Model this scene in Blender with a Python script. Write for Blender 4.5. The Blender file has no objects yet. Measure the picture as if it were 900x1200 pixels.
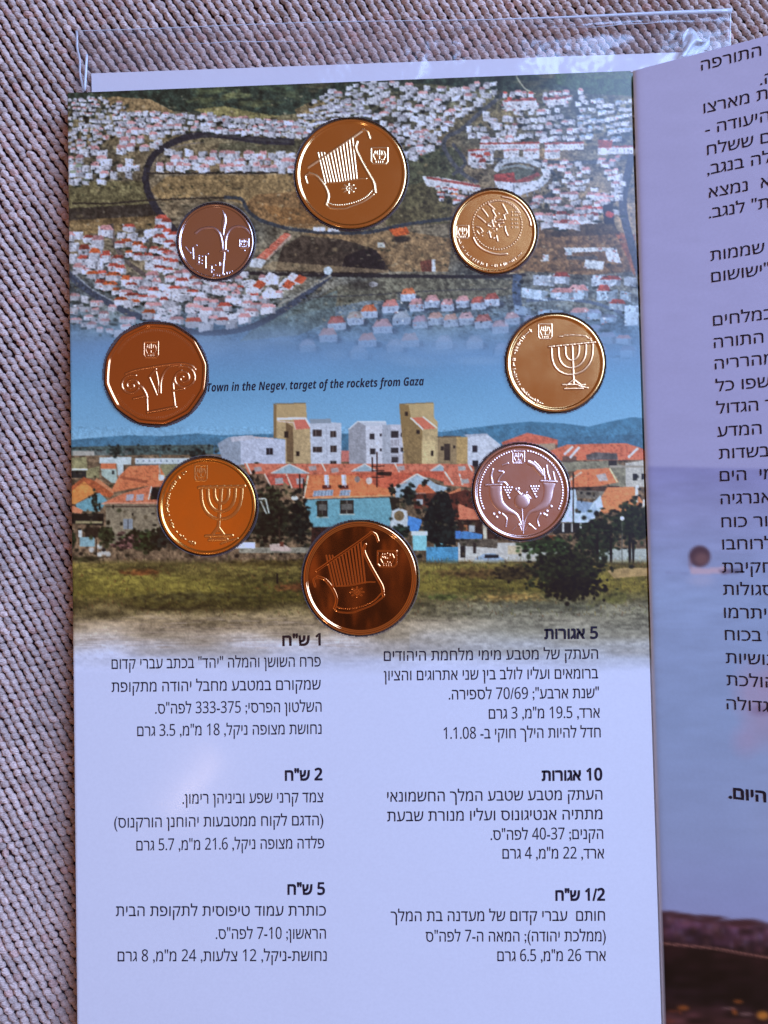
import bpy, math, random
import numpy as np
from mathutils import Vector, Matrix
from mathutils.geometry import tessellate_polygon

# ------------------------------------------------------------------ camera
S = bpy.context.scene
TILT = math.radians(1.75)
CAM_H = 0.184
FPX = 906.0                      # focal length in pixels of the 900 x 1200 frame
cam_d = bpy.data.cameras.new("camera")
cam_d.sensor_fit = 'VERTICAL'
cam_d.sensor_height = 36.0
cam_d.lens = FPX / 1200.0 * 36.0
cam_d.clip_start = 0.002
cam_d.clip_end = 10.0
cam = bpy.data.objects.new("camera", cam_d)
S.collection.objects.link(cam)
cam.location = (0, 0, CAM_H)
cam.rotation_euler = (TILT, 0, 0)
S.camera = cam
S.render.resolution_x, S.render.resolution_y = 768, 1024

# ------------------------------------------------------------------ room light
S.view_settings.view_transform = 'Standard'
S.view_settings.look = 'None'
S.view_settings.exposure = 0.0
S.view_settings.gamma = 1.0
W = bpy.data.worlds.new("World")
S.world = W
W.use_nodes = True
nt = W.node_tree
nt.nodes.clear()


def N(tree, typ, **kw):
    n = tree.nodes.new(typ)
    for k, v in kw.items():
        if k.startswith('i_'):
            n.inputs[k[2:].replace('_', ' ')].default_value = v
        else:
            setattr(n, k, v)
    return n


def MATH(tree, op, a, b=None, c=None, clamp=False):
    n = tree.nodes.new('ShaderNodeMath')
    n.operation = op
    n.use_clamp = clamp
    for i, v in enumerate((a, b, c)):
        if v is None:
            continue
        if hasattr(v, 'is_linked') or isinstance(v, bpy.types.NodeSocket):
            tree.links.new(v, n.inputs[i])
        else:
            n.inputs[i].default_value = v
    return n.outputs[0]


def MIX(tree, fac, a, b):
    n = tree.nodes.new('ShaderNodeMix')
    n.data_type = 'RGBA'
    for sock, v in ((n.inputs[0], fac), (n.inputs[6], a), (n.inputs[7], b)):
        if isinstance(v, bpy.types.NodeSocket):
            tree.links.new(v, sock)
        else:
            sock.default_value = v if not isinstance(v, tuple) or len(v) == 4 else (*v, 1)
    return n.outputs[2]


# the room seen by the coins: a warm dim timber interior, the person holding the
# camera as a dark striped shape right above the sheet
tc = N(nt, 'ShaderNodeTexCoord')
sp = N(nt, 'ShaderNodeSeparateXYZ')
nt.links.new(tc.outputs['Generated'], sp.inputs[0])
zc = MATH(nt, 'MAXIMUM', sp.outputs[2], 0.05)
ax = MATH(nt, 'DIVIDE', sp.outputs[0], zc)
ay = MATH(nt, 'DIVIDE', sp.outputs[1], zc)


def patch(cx, cy, rx, ry, soft=1.0):
    dx = MATH(nt, 'DIVIDE', MATH(nt, 'SUBTRACT', ax, cx), rx)
    dy = MATH(nt, 'DIVIDE', MATH(nt, 'SUBTRACT', ay, cy), ry)
    d2 = MATH(nt, 'ADD', MATH(nt, 'MULTIPLY', dx, dx), MATH(nt, 'MULTIPLY', dy, dy))
    return MATH(nt, 'POWER', 2.718, MATH(nt, 'MULTIPLY', MATH(nt, 'POWER', d2, soft), -1.0))


col = MIX(nt, MATH(nt, 'SMOOTH_MIN', MATH(nt, 'MULTIPLY', zc, 1.0), 1.0, 0.1),
          (0.050, 0.030, 0.022, 1), (0.31, 0.142, 0.080, 1))
col = MIX(nt, patch(0.20, 0.02, 0.10, 0.10), col, (0.44, 0.20, 0.13, 1))
col = MIX(nt, patch(-0.24, -0.01, 0.11, 0.10), col, (0.72, 0.23, 0.06, 1))
col = MIX(nt, patch(0.15, 0.38, 0.10, 0.10), col, (0.40, 0.22, 0.15, 1))
nz = N(nt, 'ShaderNodeTexNoise', i_Scale=14.0, i_Detail=3.0)
mp = N(nt, 'ShaderNodeCombineXYZ')
nt.links.new(ax, mp.inputs[0])
nt.links.new(MATH(nt, 'MULTIPLY', ay, 0.12), mp.inputs[1])
nt.links.new(mp.outputs[0], nz.inputs['Vector'])
st = N(nt, 'ShaderNodeTexNoise', i_Scale=125.0, i_Detail=2.0)
nt.links.new(mp.outputs[0], st.inputs['Vector'])
rs = N(nt, 'ShaderNodeValToRGB')
rs.color_ramp.elements[0].position = 0.50
rs.color_ramp.elements[1].position = 0.66
rs.color_ramp.elements[0].color = (0.016, 0.009, 0.012, 1)
rs.color_ramp.elements[1].color = (0.27, 0.085, 0.035, 1)
nt.links.new(st.outputs[0], rs.inputs[0])
col = MIX(nt, patch(-0.03, -0.06, 0.120, 0.125, 4.0), col, rs.outputs[0])
col = MIX(nt, MATH(nt, 'MULTIPLY', nz.outputs[0], 0.35), col, (0.12, 0.05, 0.03, 1))
bg = N(nt, 'ShaderNodeBackground', i_Strength=1.0)
nt.links.new(col, bg.inputs[0])
wo = N(nt, 'ShaderNodeOutputWorld')
nt.links.new(bg.outputs[0], wo.inputs[0])


def area(name, loc, target, size, energy, color, sy=None):
    l = bpy.data.lights.new(name, 'AREA')
    l.energy = energy
    l.color = color
    l.shape = 'RECTANGLE'
    l.size = size
    l.size_y = sy or size
    o = bpy.data.objects.new(name, l)
    S.collection.objects.link(o)
    o.location = loc
    o.rotation_euler = (Vector(target) - Vector(loc)).to_track_quat('-Z', 'Y').to_euler()
    return o


# daylight from a window up to the right of the table
area("window_light", (0.94, 0.64, 0.98), (0, -0.02, 0), 1.15, 46.5, (0.342, 0.53, 1.0), 1.15)
# a small warm lamp on the other side of the room; it leaves a soft glare on the glossy page
area("room_lamp", (-0.325, -0.425, 1.15), (-0.043, -0.06, 0), 0.035, 0.24, (1.0, 0.72, 0.55), 0.12)


# ------------------------------------------------------------------ helpers
CAM_M = Matrix.Rotation(TILT, 3, 'X')
CAM_P = Vector((0, 0, CAM_H))


def ray(px, py):
    return CAM_M @ Vector(((px - 450.0) / FPX, (600.0 - py) / FPX, -1.0))


def at(px, py, z):
    d = ray(px, py)
    return CAM_P + d * ((z - CAM_H) / d.z)


def at_plane(px, py, p0, n):
    d = ray(px, py)
    return CAM_P + d * ((p0 - CAM_P).dot(n) / d.dot(n))


M3 = np.array(CAM_M)


def at_np(px, py, z):
    """vectorised at()"""
    d = np.stack([(px - 450.0) / FPX, (600.0 - py) / FPX, -np.ones_like(px)], -1) @ M3.T
    t = (z - CAM_H) / d[..., 2]
    p = d * t[..., None]
    p[..., 2] += CAM_H
    return p


def lin(c):
    c = np.asarray(c, float) / 255.0
    return np.where(c <= 0.04045, c / 12.92, ((c + 0.055) / 1.055) ** 2.4)


PAPER_SEEN = lin((183, 193, 241))
PAPER = 0.83


def ink(c, ref=PAPER_SEEN):
    """colour of a print as seen under this light -> its own colour"""
    return np.clip(lin(c) / ref * PAPER, 0.003, 0.9)


def tag(o, label=None, cat=None, group=None, kind=None):
    for k, v in (('label', label), ('category', cat), ('group', group), ('kind', kind)):
        if v:
            o[k] = v
    return o


def empty(name, loc):
    o = bpy.data.objects.new(name, None)
    S.collection.objects.link(o)
    o.location = loc
    o.empty_display_size = 0.01
    return o


def link(name, me, mat, parent=None, smooth=False):
    o = bpy.data.objects.new(name, me)
    S.collection.objects.link(o)
    if mat is not None:
        me.materials.append(mat)
    if smooth:
        me.polygons.foreach_set('use_smooth', np.ones(len(me.polygons), bool))
    if parent is not None:
        o.parent = parent
        pl = parent.location.copy()
        if parent.parent:
            pl = pl + parent.parent.location
        o.location = -pl if o.parent else (0, 0, 0)
    return o


def mesh(name, v, f):
    me = bpy.data.meshes.new(name)
    me.from_pydata([tuple(p) for p in v], [], [tuple(q) for q in f])
    me.update()
    return me


def mesh_np(name, V, Q):
    """quads only, fast"""
    me = bpy.data.meshes.new(name)
    V = np.ascontiguousarray(V, np.float32)
    Q = np.ascontiguousarray(Q, np.int32)
    me.vertices.add(len(V))
    me.vertices.foreach_set('co', V.ravel())
    me.loops.add(Q.size)
    me.loops.foreach_set('vertex_index', Q.ravel())
    me.polygons.add(len(Q))
    me.polygons.foreach_set('loop_start', np.arange(0, Q.size, Q.shape[1], dtype=np.int32))
    me.update(calc_edges=True)
    me.validate()
    return me


def principled(name):
    m = bpy.data.materials.new(name)
    m.use_nodes = True
    return m, m.node_tree, m.node_tree.nodes['Principled BSDF']


def flat_mat(name, color, rough=0.5, metal=0.0, spec=0.5, grain=0.0, gscale=900.0):
    m, t, b = principled(name)
    b.inputs['Base Color'].default_value = (*[float(c) for c in color], 1)
    b.inputs['Roughness'].default_value = rough
    b.inputs['Metallic'].default_value = metal
    b.inputs['Specular IOR Level'].default_value = spec
    if grain:
        co = N(t, 'ShaderNodeTexCoord')
        nn = N(t, 'ShaderNodeTexNoise', i_Scale=gscale, i_Detail=4.0)
        t.links.new(co.outputs['Object'], nn.inputs['Vector'])
        bp = N(t, 'ShaderNodeBump', i_Strength=grain, i_Distance=0.0001)
        t.links.new(nn.outputs[0], bp.inputs['Height'])
        t.links.new(bp.outputs[0], b.inputs['Normal'])
    return m


def print_mat(name, rough=0.32):
    """glossy laminated paper whose print is a colour layer on the mesh"""
    m, t, b = principled(name)
    a = N(t, 'ShaderNodeAttribute', attribute_name='ink')
    co = N(t, 'ShaderNodeTexCoord')
    nn = N(t, 'ShaderNodeTexNoise', i_Scale=1500.0, i_Detail=3.0)
    t.links.new(co.outputs['Object'], nn.inputs['Vector'])
    k = MATH(t, 'MULTIPLY_ADD', nn.outputs[0], 0.10, 0.95)
    v = N(t, 'ShaderNodeVectorMath', operation='SCALE')
    t.links.new(a.outputs['Color'], v.inputs[0])
    t.links.new(k, v.inputs['Scale'])
    t.links.new(v.outputs[0], b.inputs['Base Color'])
    b.inputs['Roughness'].default_value = rough
    b.inputs['Specular IOR Level'].default_value = 0.35
    n2 = N(t, 'ShaderNodeTexNoise', i_Scale=30.0, i_Detail=2.0)
    t.links.new(co.outputs['Object'], n2.inputs['Vector'])
    bp = N(t, 'ShaderNodeBump', i_Strength=0.25, i_Distance=0.001)
    t.links.new(n2.outputs[0], bp.inputs['Height'])
    t.links.new(bp.outputs[0], b.inputs['Normal'])
    t.links.new(bp.outputs[0], b.inputs['Coat Normal'])
    b.inputs['Coat Weight'].default_value = 0.45
    b.inputs['Coat Roughness'].default_value = 0.13
    return m


def set_ink(me, rgb):
    ca = me.color_attributes.new('ink', 'FLOAT_COLOR', 'POINT')
    a = np.ones((len(me.vertices), 4), np.float32)
    a[:, :3] = rgb
    ca.data.foreach_set('color', a.ravel())


# ------------------------------------------------------------------ a little painter for the prints
rng = np.random.default_rng(7)


def smooth_noise(h, w, cell, seed=0, aspect=1.0):
    r = np.random.default_rng(seed)
    gh, gw = int(h / cell) + 3, int(w / (cell * aspect)) + 3
    g = r.random((gh, gw))
    y = np.arange(h) / cell
    x = np.arange(w) / (cell * aspect)
    yi, xi = y.astype(int), x.astype(int)
    fy, fx = y - yi, x - xi
    fy = fy * fy * (3 - 2 * fy)
    fx = fx * fx * (3 - 2 * fx)
    a = g[yi][:, xi] * (1 - fx) + g[yi][:, xi + 1] * fx
    b = g[yi + 1][:, xi] * (1 - fx) + g[yi + 1][:, xi + 1] * fx
    return a * (1 - fy)[:, None] + b * fy[:, None]


class Canvas:
    def __init__(s, x0, y0, w, h, k=2):
        s.x0, s.y0, s.k = x0, y0, k
        s.W, s.H = int(w * k), int(h * k)
        s.a = np.zeros((s.H, s.W, 3), np.float32)
        s.yy = (np.arange(s.H) + 0.5) / k + y0
        s.xx = (np.arange(s.W) + 0.5) / k + x0

    def box(s, xa, ya, xb, yb):
        k = s.k
        i0 = max(0, int((ya - s.y0) * k) - 1)
        i1 = min(s.H, int((yb - s.y0) * k) + 2)
        j0 = max(0, int((xa - s.x0) * k) - 1)
        j1 = min(s.W, int((xb - s.x0) * k) + 2)
        return i0, i1, j0, j1

    def put(s, b, m, c, alpha=1.0):
        i0, i1, j0, j1 = b
        r = s.a[i0:i1, j0:j1]
        m = (m * alpha)[..., None]
        r[:] = r * (1 - m) + np.asarray(c, np.float32) * m

    def mask(s, pts):
        P = np.asarray(pts, float)
        b = s.box(P[:, 0].min(), P[:, 1].min(), P[:, 0].max(), P[:, 1].max())
        i0, i1, j0, j1 = b
        if i1 <= i0 or j1 <= j0:
            return b, None
        X = s.xx[None, j0:j1]
        Y = s.yy[i0:i1, None]
        ins = np.zeros((i1 - i0, j1 - j0), bool)
        for (xa, ya), (xb, yb) in zip(P, np.roll(P, -1, 0)):
            if ya == yb:
                continue
            c = ((ya > Y) != (yb > Y)) & (X < (xb - xa) * (Y - ya) / (yb - ya) + xa)
            ins ^= c
        return b, ins.astype(np.float32)

    def poly(s, pts, c, alpha=1.0, vary=0.0, seed=0, cell=4):
        b, m = s.mask(pts)
        if m is None:
            return
        if vary:
            n = smooth_noise(m.shape[0], m.shape[1], cell * s.k, seed) - 0.5
            n2 = smooth_noise(m.shape[0], m.shape[1], 1.2 * s.k, seed + 1) - 0.5
            c = np.asarray(c, np.float32) * (1 + vary * (n + 0.6 * n2))[..., None]
        s.put(b, m, c, alpha)

    def rect(s, xa, ya, xb, yb, c, alpha=1.0):
        s.poly([(xa, ya), (xb, ya), (xb, yb), (xa, yb)], c, alpha)

    def ell(s, cx, cy, rx, ry, c, alpha=1.0, soft=0.0):
        b = s.box(cx - rx * 1.6, cy - ry * 1.6, cx + rx * 1.6, cy + ry * 1.6)
        i0, i1, j0, j1 = b
        if i1 <= i0 or j1 <= j0:
            return
        d = np.sqrt(((s.xx[None, j0:j1] - cx) / rx) ** 2 + ((s.yy[i0:i1, None] - cy) / ry) ** 2)
        m = (d < 1).astype(np.float32) if not soft else np.clip((1 + soft - d) / (2 * soft), 0, 1)
        s.put(b, m, c, alpha)

    def line(s, pts, w, c, alpha=1.0):
        for (xa, ya), (xb, yb) in zip(pts[:-1], pts[1:]):
            L = math.hypot(xb - xa, yb - ya) or 1e-6
            nx, ny = -(yb - ya) / L * w / 2, (xb - xa) / L * w / 2
            s.poly([(xa + nx, ya + ny), (xb + nx, yb + ny), (xb - nx, yb - ny), (xa - nx, ya - ny)], c, alpha)

    def curve(s, pts, w, c, alpha=1.0):
        P = catmull(pts, 6)
        s.line(P, w, c, alpha)
        for p in P[1:-1]:
            s.ell(p[0], p[1], w / 2, w / 2, c, alpha if alpha == 1 else 0.0)

    def blur(s, n=1):
        for _ in range(n):
            a = s.a
            p = np.pad(a, ((1, 1), (1, 1), (0, 0)), 'edge')
            s.a = (a * 4 + p[:-2, 1:-1] * 2 + p[2:, 1:-1] * 2 + p[1:-1, :-2] * 2 + p[1:-1, 2:] * 2
                   + p[:-2, :-2] + p[:-2, 2:] + p[2:, :-2] + p[2:, 2:]) / 16

    def sample(s, px, py):
        x = np.clip((px - s.x0) * s.k - 0.5, 0, s.W - 1.001)
        y = np.clip((py - s.y0) * s.k - 0.5, 0, s.H - 1.001)
        xi, yi = x.astype(int), y.astype(int)
        fx, fy = (x - xi)[..., None], (y - yi)[..., None]
        a = s.a
        return ((a[yi, xi] * (1 - fx) + a[yi, xi + 1] * fx) * (1 - fy)
                + (a[yi + 1, xi] * (1 - fx) + a[yi + 1, xi + 1] * fx) * fy)


def catmull(pts, n=8):
    P = [np.asarray(p, float) for p in pts]
    P = [2 * P[0] - P[1]] + P + [2 * P[-1] - P[-2]]
    out = []
    for i in range(1, len(P) - 2):
        for k in range(n):
            t = k / n
            out.append(tuple(0.5 * ((2 * P[i]) + (-P[i - 1] + P[i + 1]) * t
                                    + (2 * P[i - 1] - 5 * P[i] + 4 * P[i + 1] - P[i + 2]) * t * t
                                    + (-P[i - 1] + 3 * P[i] - 3 * P[i + 1] + P[i + 2]) * t ** 3)))
    out.append(tuple(P[-2]))
    return out


def inside(x, y, P):
    r = False
    for (xa, ya), (xb, yb) in zip(P, P[1:] + P[:1]):
        if (ya > y) != (yb > y) and x < (xb - xa) * (y - ya) / (yb - ya) + xa:
            r = not r
    return r


# ------------------------------------------------------------------ the photographs printed on the left page
C = Canvas(70, 72, 715, 740, 2)


def ramp_rows():
    ys = [72, 110, 200, 300, 350, 385, 420, 455, 500, 525, 650, 700, 722, 745, 768, 790, 820]
    cs = [(60, 74, 62), (82, 84, 72), (112, 100, 84), (104, 98, 88), (96, 104, 112), (92, 116, 142), (94, 128, 172),
          (96, 143, 190), (104, 156, 204), (110, 160, 205), (100, 92, 52), (98, 92, 56), (118, 104, 84),
          (140, 126, 124), (166, 160, 186), (182, 190, 236), (183, 193, 241)]
    for ch in range(3):
        C.a[:, :, ch] = np.interp(C.yy, ys, [c[ch] for c in cs])[:, None]


ramp_rows()
nA = smooth_noise(C.H, C.W, 44, 1, 2.0) - 0.5
nB = smooth_noise(C.H, C.W, 12, 2, 2.2) - 0.5
nC = smooth_noise(C.H, C.W, 3.5, 3, 1.6) - 0.5
land = ((C.yy < 400) * np.clip((425 - C.yy) / 60, 0, 1))[:, None]
C.a *= (1 + land * (0.30 * nA + 0.40 * nB + 0.42 * nC))[..., None]
C.a[:, :, 0] *= 1 + land * 0.16 * nA
C.a[:, :, 2] *= 1 - land * 0.20 * nA

G1, G2, TAN, OCH, BRN = (54, 68, 62), (78, 90, 66), (138, 116, 82), (146, 106, 64), (66, 58, 54)
# hills behind the town
C.poly([(70, 72), (790, 60), (790, 112), (738, 112), (700, 104), (590, 106), (500, 98), (440, 96), (390, 112), (352, 132),
        (300, 138), (240, 132), (205, 130), (170, 118), (70, 122)], G1, 1, 0.5, 11, 5)
C.poly([(108, 116), (135, 113), (176, 116), (206, 132), (140, 130)], (132, 112, 86), 1, .25, 12)
C.poly([(226, 128), (262, 124), (300, 132), (330, 136), (300, 140), (250, 136)], (122, 116, 82), 1, .3, 13)
for x, y, a, b, c in [(250, 106, 22, 6, (98, 108, 80)), (275, 112, 20, 5, (112, 116, 84)), (240, 118, 18, 4, (96, 104, 78)),
                      (312, 104, 30, 5, (76, 92, 74)), (345, 114, 28, 7, (80, 90, 72)), (300, 122, 26, 4, (90, 94, 70)),
                      (380, 102, 26, 6, (92, 88, 72)), (620, 98, 22, 6, (84, 86, 70)), (640, 88, 24, 4, (98, 92, 72))]:
    for q in range(16):
        C.ell(x + rng.normal(0, a * .5), y + rng.normal(0, b * .6), rng.uniform(3, 8), rng.uniform(1, 2.4),
              np.array(c) * rng.uniform(.8, 1.15), .55, .4)
C.poly([(652, 76), (790, 70), (790, 114), (738, 112), (690, 110), (650, 98)], (66, 88, 58), .9, .25, 14, 8)
C.poly([(660, 82), (738, 80), (738, 92), (680, 92)], (84, 92, 58), .5)
C.curve([(603, 84), (609, 96), (616, 104), (628, 110)], 1.5, (150, 150, 140))
C.poly([(345, 128), (366, 118), (402, 112), (380, 132), (350, 140)], (126, 108, 82), .8, .3, 15)

# fields between the quarters
C.poly([(196, 206), (350, 204), (352, 222), (300, 250), (282, 238), (240, 228), (190, 236), (176, 222)], (128, 108, 80), 1, .34, 16)
C.poly([(288, 238), (300, 228), (352, 224), (378, 262), (360, 268), (318, 262), (294, 252)], (126, 98, 70), 1, .34, 17)
C.poly([(306, 240), (350, 244), (376, 262), (330, 262)], (132, 96, 62), .7, .3, 18)
C.poly([(80, 212), (168, 212), (178, 240), (80, 246)], (104, 98, 74), 1, .4, 19)
C.poly([(80, 244), (182, 238), (196, 254), (150, 262), (80, 260)], (62, 56, 54), .9, .4, 20)
C.poly([(80, 258), (190, 252), (200, 268), (160, 268), (84, 276)], (128, 104, 72), .7, .4, 21)
C.poly([(330, 290), (352, 276), (400, 280), (452, 296), (458, 318), (400, 322), (322, 318)], (70, 60, 54), .95, .5, 22)
C.poly([(404, 300), (430, 290), (452, 298), (450, 320), (398, 322)], (42, 36, 40), .9, .5, 23)
C.poly([(352, 274), (460, 268), (530, 280), (525, 318), (458, 318), (440, 292), (400, 280)], (128, 104, 78), .85, .4, 24)
C.poly([(478, 172), (540, 172), (545, 210), (520, 222), (470, 250), (470, 215)], (76, 82, 66), .9, .4, 25)
C.poly([(450, 224), (500, 212), (530, 232), (528, 262), (452, 264)], (86, 82, 62), .9, .5, 26)
C.poly([(320, 306), (455, 316), (455, 320), (300, 316)], (146, 128, 104), .6)
C.poly([(632, 266), (700, 260), (728, 272), (742, 318), (690, 322), (620, 318), (600, 320), (628, 290)], (112, 88, 66), 1, .4, 27)
C.poly([(632, 262), (720, 262), (726, 274), (640, 278)], (78, 66, 56), .9, .5, 28)
C.poly([(720, 272), (744, 274), (744, 326), (734, 300)], (132, 76, 48), .9, .3, 29)
C.poly([(455, 324), (600, 328), (602, 345), (560, 350), (430, 352), (380, 362), (330, 372), (395, 335)], (98, 98, 90), .9, .4, 30)
C.poly([(310, 372), (395, 340), (392, 372), (352, 392), (280, 400)], (88, 104, 112), .8, .4, 31)
C.poly([(84, 182), (100, 178), (130, 180), (150, 196), (80, 198)], (90, 80, 66), .6, .5, 32)
C.poly([(258, 168), (352, 164), (352, 178), (250, 180)], (84, 84, 70), .8, .4, 33)
for q in range(700):                                   # scrub and low trees
    x, y = rng.uniform(80, 745), rng.uniform(110, 372)
    k = float(np.clip((390 - y) / 60, 0, 1))
    C.ell(x, y, rng.uniform(1, 4), rng.uniform(.7, 2), (np.array([48, 48, 42]) if q % 3 else np.array([140, 124, 96])),
          rng.uniform(.2, .6) * k, .5)

# roads
RD = (52, 52, 66)
C.curve([(345, 166), (300, 164), (262, 158), (232, 158), (204, 166), (182, 180), (172, 198), (172, 220), (184, 246), (204, 270),
         (214, 290)], 8, RD)
C.curve([(345, 166), (300, 163), (262, 158), (236, 160)], 3, (66, 66, 74))
C.curve([(240, 166), (206, 172), (186, 186), (178, 200)], 1.2, (112, 104, 104))
C.line([(172, 203), (350, 202)], 2.0, (50, 48, 50))
C.curve([(84, 238), (130, 238), (180, 234), (270, 231)], 2.0, (58, 52, 50))
C.curve([(262, 231), (282, 233), (290, 246), (306, 258), (340, 268), (380, 272), (430, 272), (480, 262), (560, 252)], 4, (58, 66, 80))
C.curve([(530, 168), (545, 190), (530, 205)], 4, (72, 76, 88))
C.curve([(250, 318), (330, 321), (450, 323), (560, 324), (616, 322)], 4.2, (48, 46, 54))
C.curve([(300, 350), (420, 346), (520, 340), (600, 338)], 1.3, (70, 72, 80))
C.curve([(78, 318), (92, 332), (118, 350), (155, 368), (200, 382), (240, 390), (290, 384), (330, 364), (372, 334), (386, 322)],
        7, (66, 76, 100))
C.curve([(84, 318), (110, 340), (150, 360), (200, 376)], 1.4, (124, 132, 152))
C.curve([(130, 262), (134, 284), (146, 304), (170, 322), (206, 340), (252, 350), (300, 346)], 5, (92, 84, 86))
C.curve([(592, 108), (560, 134), (540, 152), (524, 160), (520, 172), (530, 190), (546, 206), (560, 214)], 5, (76, 80, 92))
C.curve([(605, 188), (636, 192), (650, 208), (646, 226), (620, 238)], 5, (72, 78, 92))
C.curve([(560, 186), (610, 188), (690, 190), (734, 184)], 4, (70, 76, 88))
C.curve([(742, 176), (734, 210), (730, 244), (738, 280), (750, 320)], 9, (60, 62, 80))
C.curve([(606, 322), (605, 346), (610, 372)], 10, (72, 90, 124))
C.curve([(616, 352), (660, 350), (700, 356), (740, 372)], 4, (84, 100, 130))
C.curve([(500, 120), (470, 140), (452, 156)], 3, (80, 84, 94))
C.curve([(388, 322), (340, 350), (290, 372)], 2, (128, 128, 128))

WH, PK, RED, ORG = (186, 190, 214), (176, 130, 140), (158, 74, 66), (186, 92, 58)


def cluster(P, pitch, ang, size, roofs, seed, fade=0.0, white=WH, gap=.12, dark=.75, elong=1.0):
    """rows of small houses seen from the air: dark planting, white walls, tinted roofs"""
    r = np.random.default_rng(seed)
    ca, sa = math.cos(math.radians(ang)), math.sin(math.radians(ang))
    xs, ys = [p[0] for p in P], [p[1] for p in P]
    cx, cy, R = (min(xs) + max(xs)) / 2, (min(ys) + max(ys)) / 2, math.hypot(max(xs) - min(xs), max(ys) - min(ys)) / 2 + 5
    px, py = pitch
    spots = []
    for i in range(int(-R / py), int(R / py) + 1):
        for j in range(int(-R / px), int(R / px) + 1):
            u, v = j * px + (i % 2) * px * .4 + r.normal(0, px * .15), i * py + r.normal(0, py * .10)
            x, y = cx + u * ca - v * sa, cy + u * sa + v * ca
            if inside(x, y, P):
                spots.append((y, x))
    spots.sort()
    for y, x in spots:
        if r.random() < dark:
            C.ell(x + r.normal(0, px * .3), y + r.uniform(1, py * .7), r.uniform(1.6, px * .5), r.uniform(1.2, 2.6),
                  np.array([34, 44, 42]) * r.uniform(.6, 1.5), .85 * (1 - fade), .4)
        if r.random() < gap:
            continue
        w, h = size[0] * r.uniform(.8, 1.5) * elong, size[1] * r.uniform(.8, 1.35)
        t = r.uniform(.78, 1.08)
        wc = np.clip(np.array(white) * t, 0, 245)
        k = r.uniform(-.12, .12)
        C.poly([(x - w / 2, y - h / 2 + k * w), (x + w / 2, y - h / 2 - k * w), (x + w / 2, y + h / 2 - k * w),
                (x - w / 2, y + h / 2 + k * w)], wc, 1 - fade * .55)
        C.poly([(x + w * .28, y - h * .3), (x + w / 2, y - h * .3), (x + w / 2, y + h / 2), (x + w * .28, y + h / 2)],
               wc * .68, .8 - fade * .6)
        q = r.random()
        acc = 0
        for c, p in roofs:
            acc += p
            if q < acc:
                rr = np.array(c) * r.uniform(.8, 1.15)
                C.poly([(x - w * .52, y - h * .25), (x - w * .3, y - h * .72), (x + w * .34, y - h * .72), (x + w * .54, y - h * .25)],
                       rr, 1 - fade * .6)
                break
        if r.random() < .5:
            C.rect(x - .6, y - .2, x + .5, y + .9, (58, 58, 76), .7 * (1 - fade))


PR = [(PK, .3), ((150, 150, 172), .3)]
RR = [(RED, .4), (ORG, .25), (PK, .2)]
cluster([(80, 116), (112, 112), (150, 120), (142, 134), (80, 136)], (6, 5), 4, (5, 3), PR, 40, dark=.9)
cluster([(80, 134), (150, 132), (200, 136), (205, 150), (150, 158), (80, 152)], (7, 6), 6, (6, 4), PR, 41, dark=.95)
cluster([(150, 132), (240, 132), (300, 140), (352, 142), (350, 158), (250, 154), (190, 156), (140, 150)], (8, 6.5), 4, (7, 4.6), PR, 42)
cluster([(226, 134), (300, 138), (372, 146), (352, 164), (262, 158)], (8, 7), 3, (7, 5), PR, 43)
cluster([(80, 156), (126, 148), (130, 160), (96, 178), (80, 182)], (7, 6), -28, (6, 4), PR, 44, dark=.9)
cluster([(150, 146), (190, 148), (192, 166), (170, 180), (136, 176), (136, 160)], (9, 9), -10, (8, 7), [(PK, .7)], 45)
cluster([(80, 178), (124, 176), (130, 196), (80, 200)], (11, 9), 2, (10, 8), [(PK, .5)], 46, gap=.05)
cluster([(80, 196), (112, 194), (110, 212), (80, 216)], (9, 8), 2, (8, 7), [((120, 130, 120), .5)], 47)
cluster([(114, 192), (160, 180), (162, 210), (116, 214)], (10, 8), 0, (9, 7), [(PK, .4)], 48)
cluster([(190, 178), (348, 178), (348, 200), (184, 200)], (10, 8), 1, (9.5, 7.5), [(PK, .55)], 49, gap=.04)
cluster([(356, 120), (396, 104), (436, 92), (464, 96), (436, 124), (386, 128)], (8, 6), -28, (7, 4.4), PR, 50)
cluster([(350, 132), (372, 124), (420, 124), (440, 134), (400, 146), (352, 144)], (9, 5), -8, (10, 3), [((140, 140, 170), .4)], 51)
cluster([(440, 98), (580, 98), (586, 108), (545, 140), (520, 158), (482, 190), (456, 168), (436, 138)], (8, 9), -36, (8.5, 5.4), PR, 52, gap=.08)
cluster([(480, 160), (520, 160), (516, 176), (484, 192)], (8, 7), -30, (7, 5), PR, 53)
cluster([(588, 108), (680, 106), (684, 118), (660, 128), (588, 128)], (8, 7), -2, (7, 5), RR[:1] + PR, 54)
C.poly([(588, 118), (628, 116), (630, 128), (592, 130)], (182, 184, 206)); C.line([(590, 118), (628, 116)], 2, (150, 76, 76))
C.poly([(638, 116), (664, 115), (664, 122), (640, 124)], (182, 184, 206)); C.line([(638, 116), (664, 114)], 2, (150, 70, 66))
cluster([(566, 132), (606, 134), (606, 166), (548, 166), (548, 152)], (9, 8), -4, (8, 6), PR, 55, gap=.06, dark=.9)
cluster([(606, 130), (680, 128), (680, 166), (610, 166)], (9, 8.5), -6, (8, 4.6), PR, 56, gap=.08, dark=.95)
cluster([(676, 118), (744, 114), (746, 166), (676, 164)], (8, 8), -10, (7.5, 4), [((130, 150, 186), .5)], 57, dark=.95)
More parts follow.
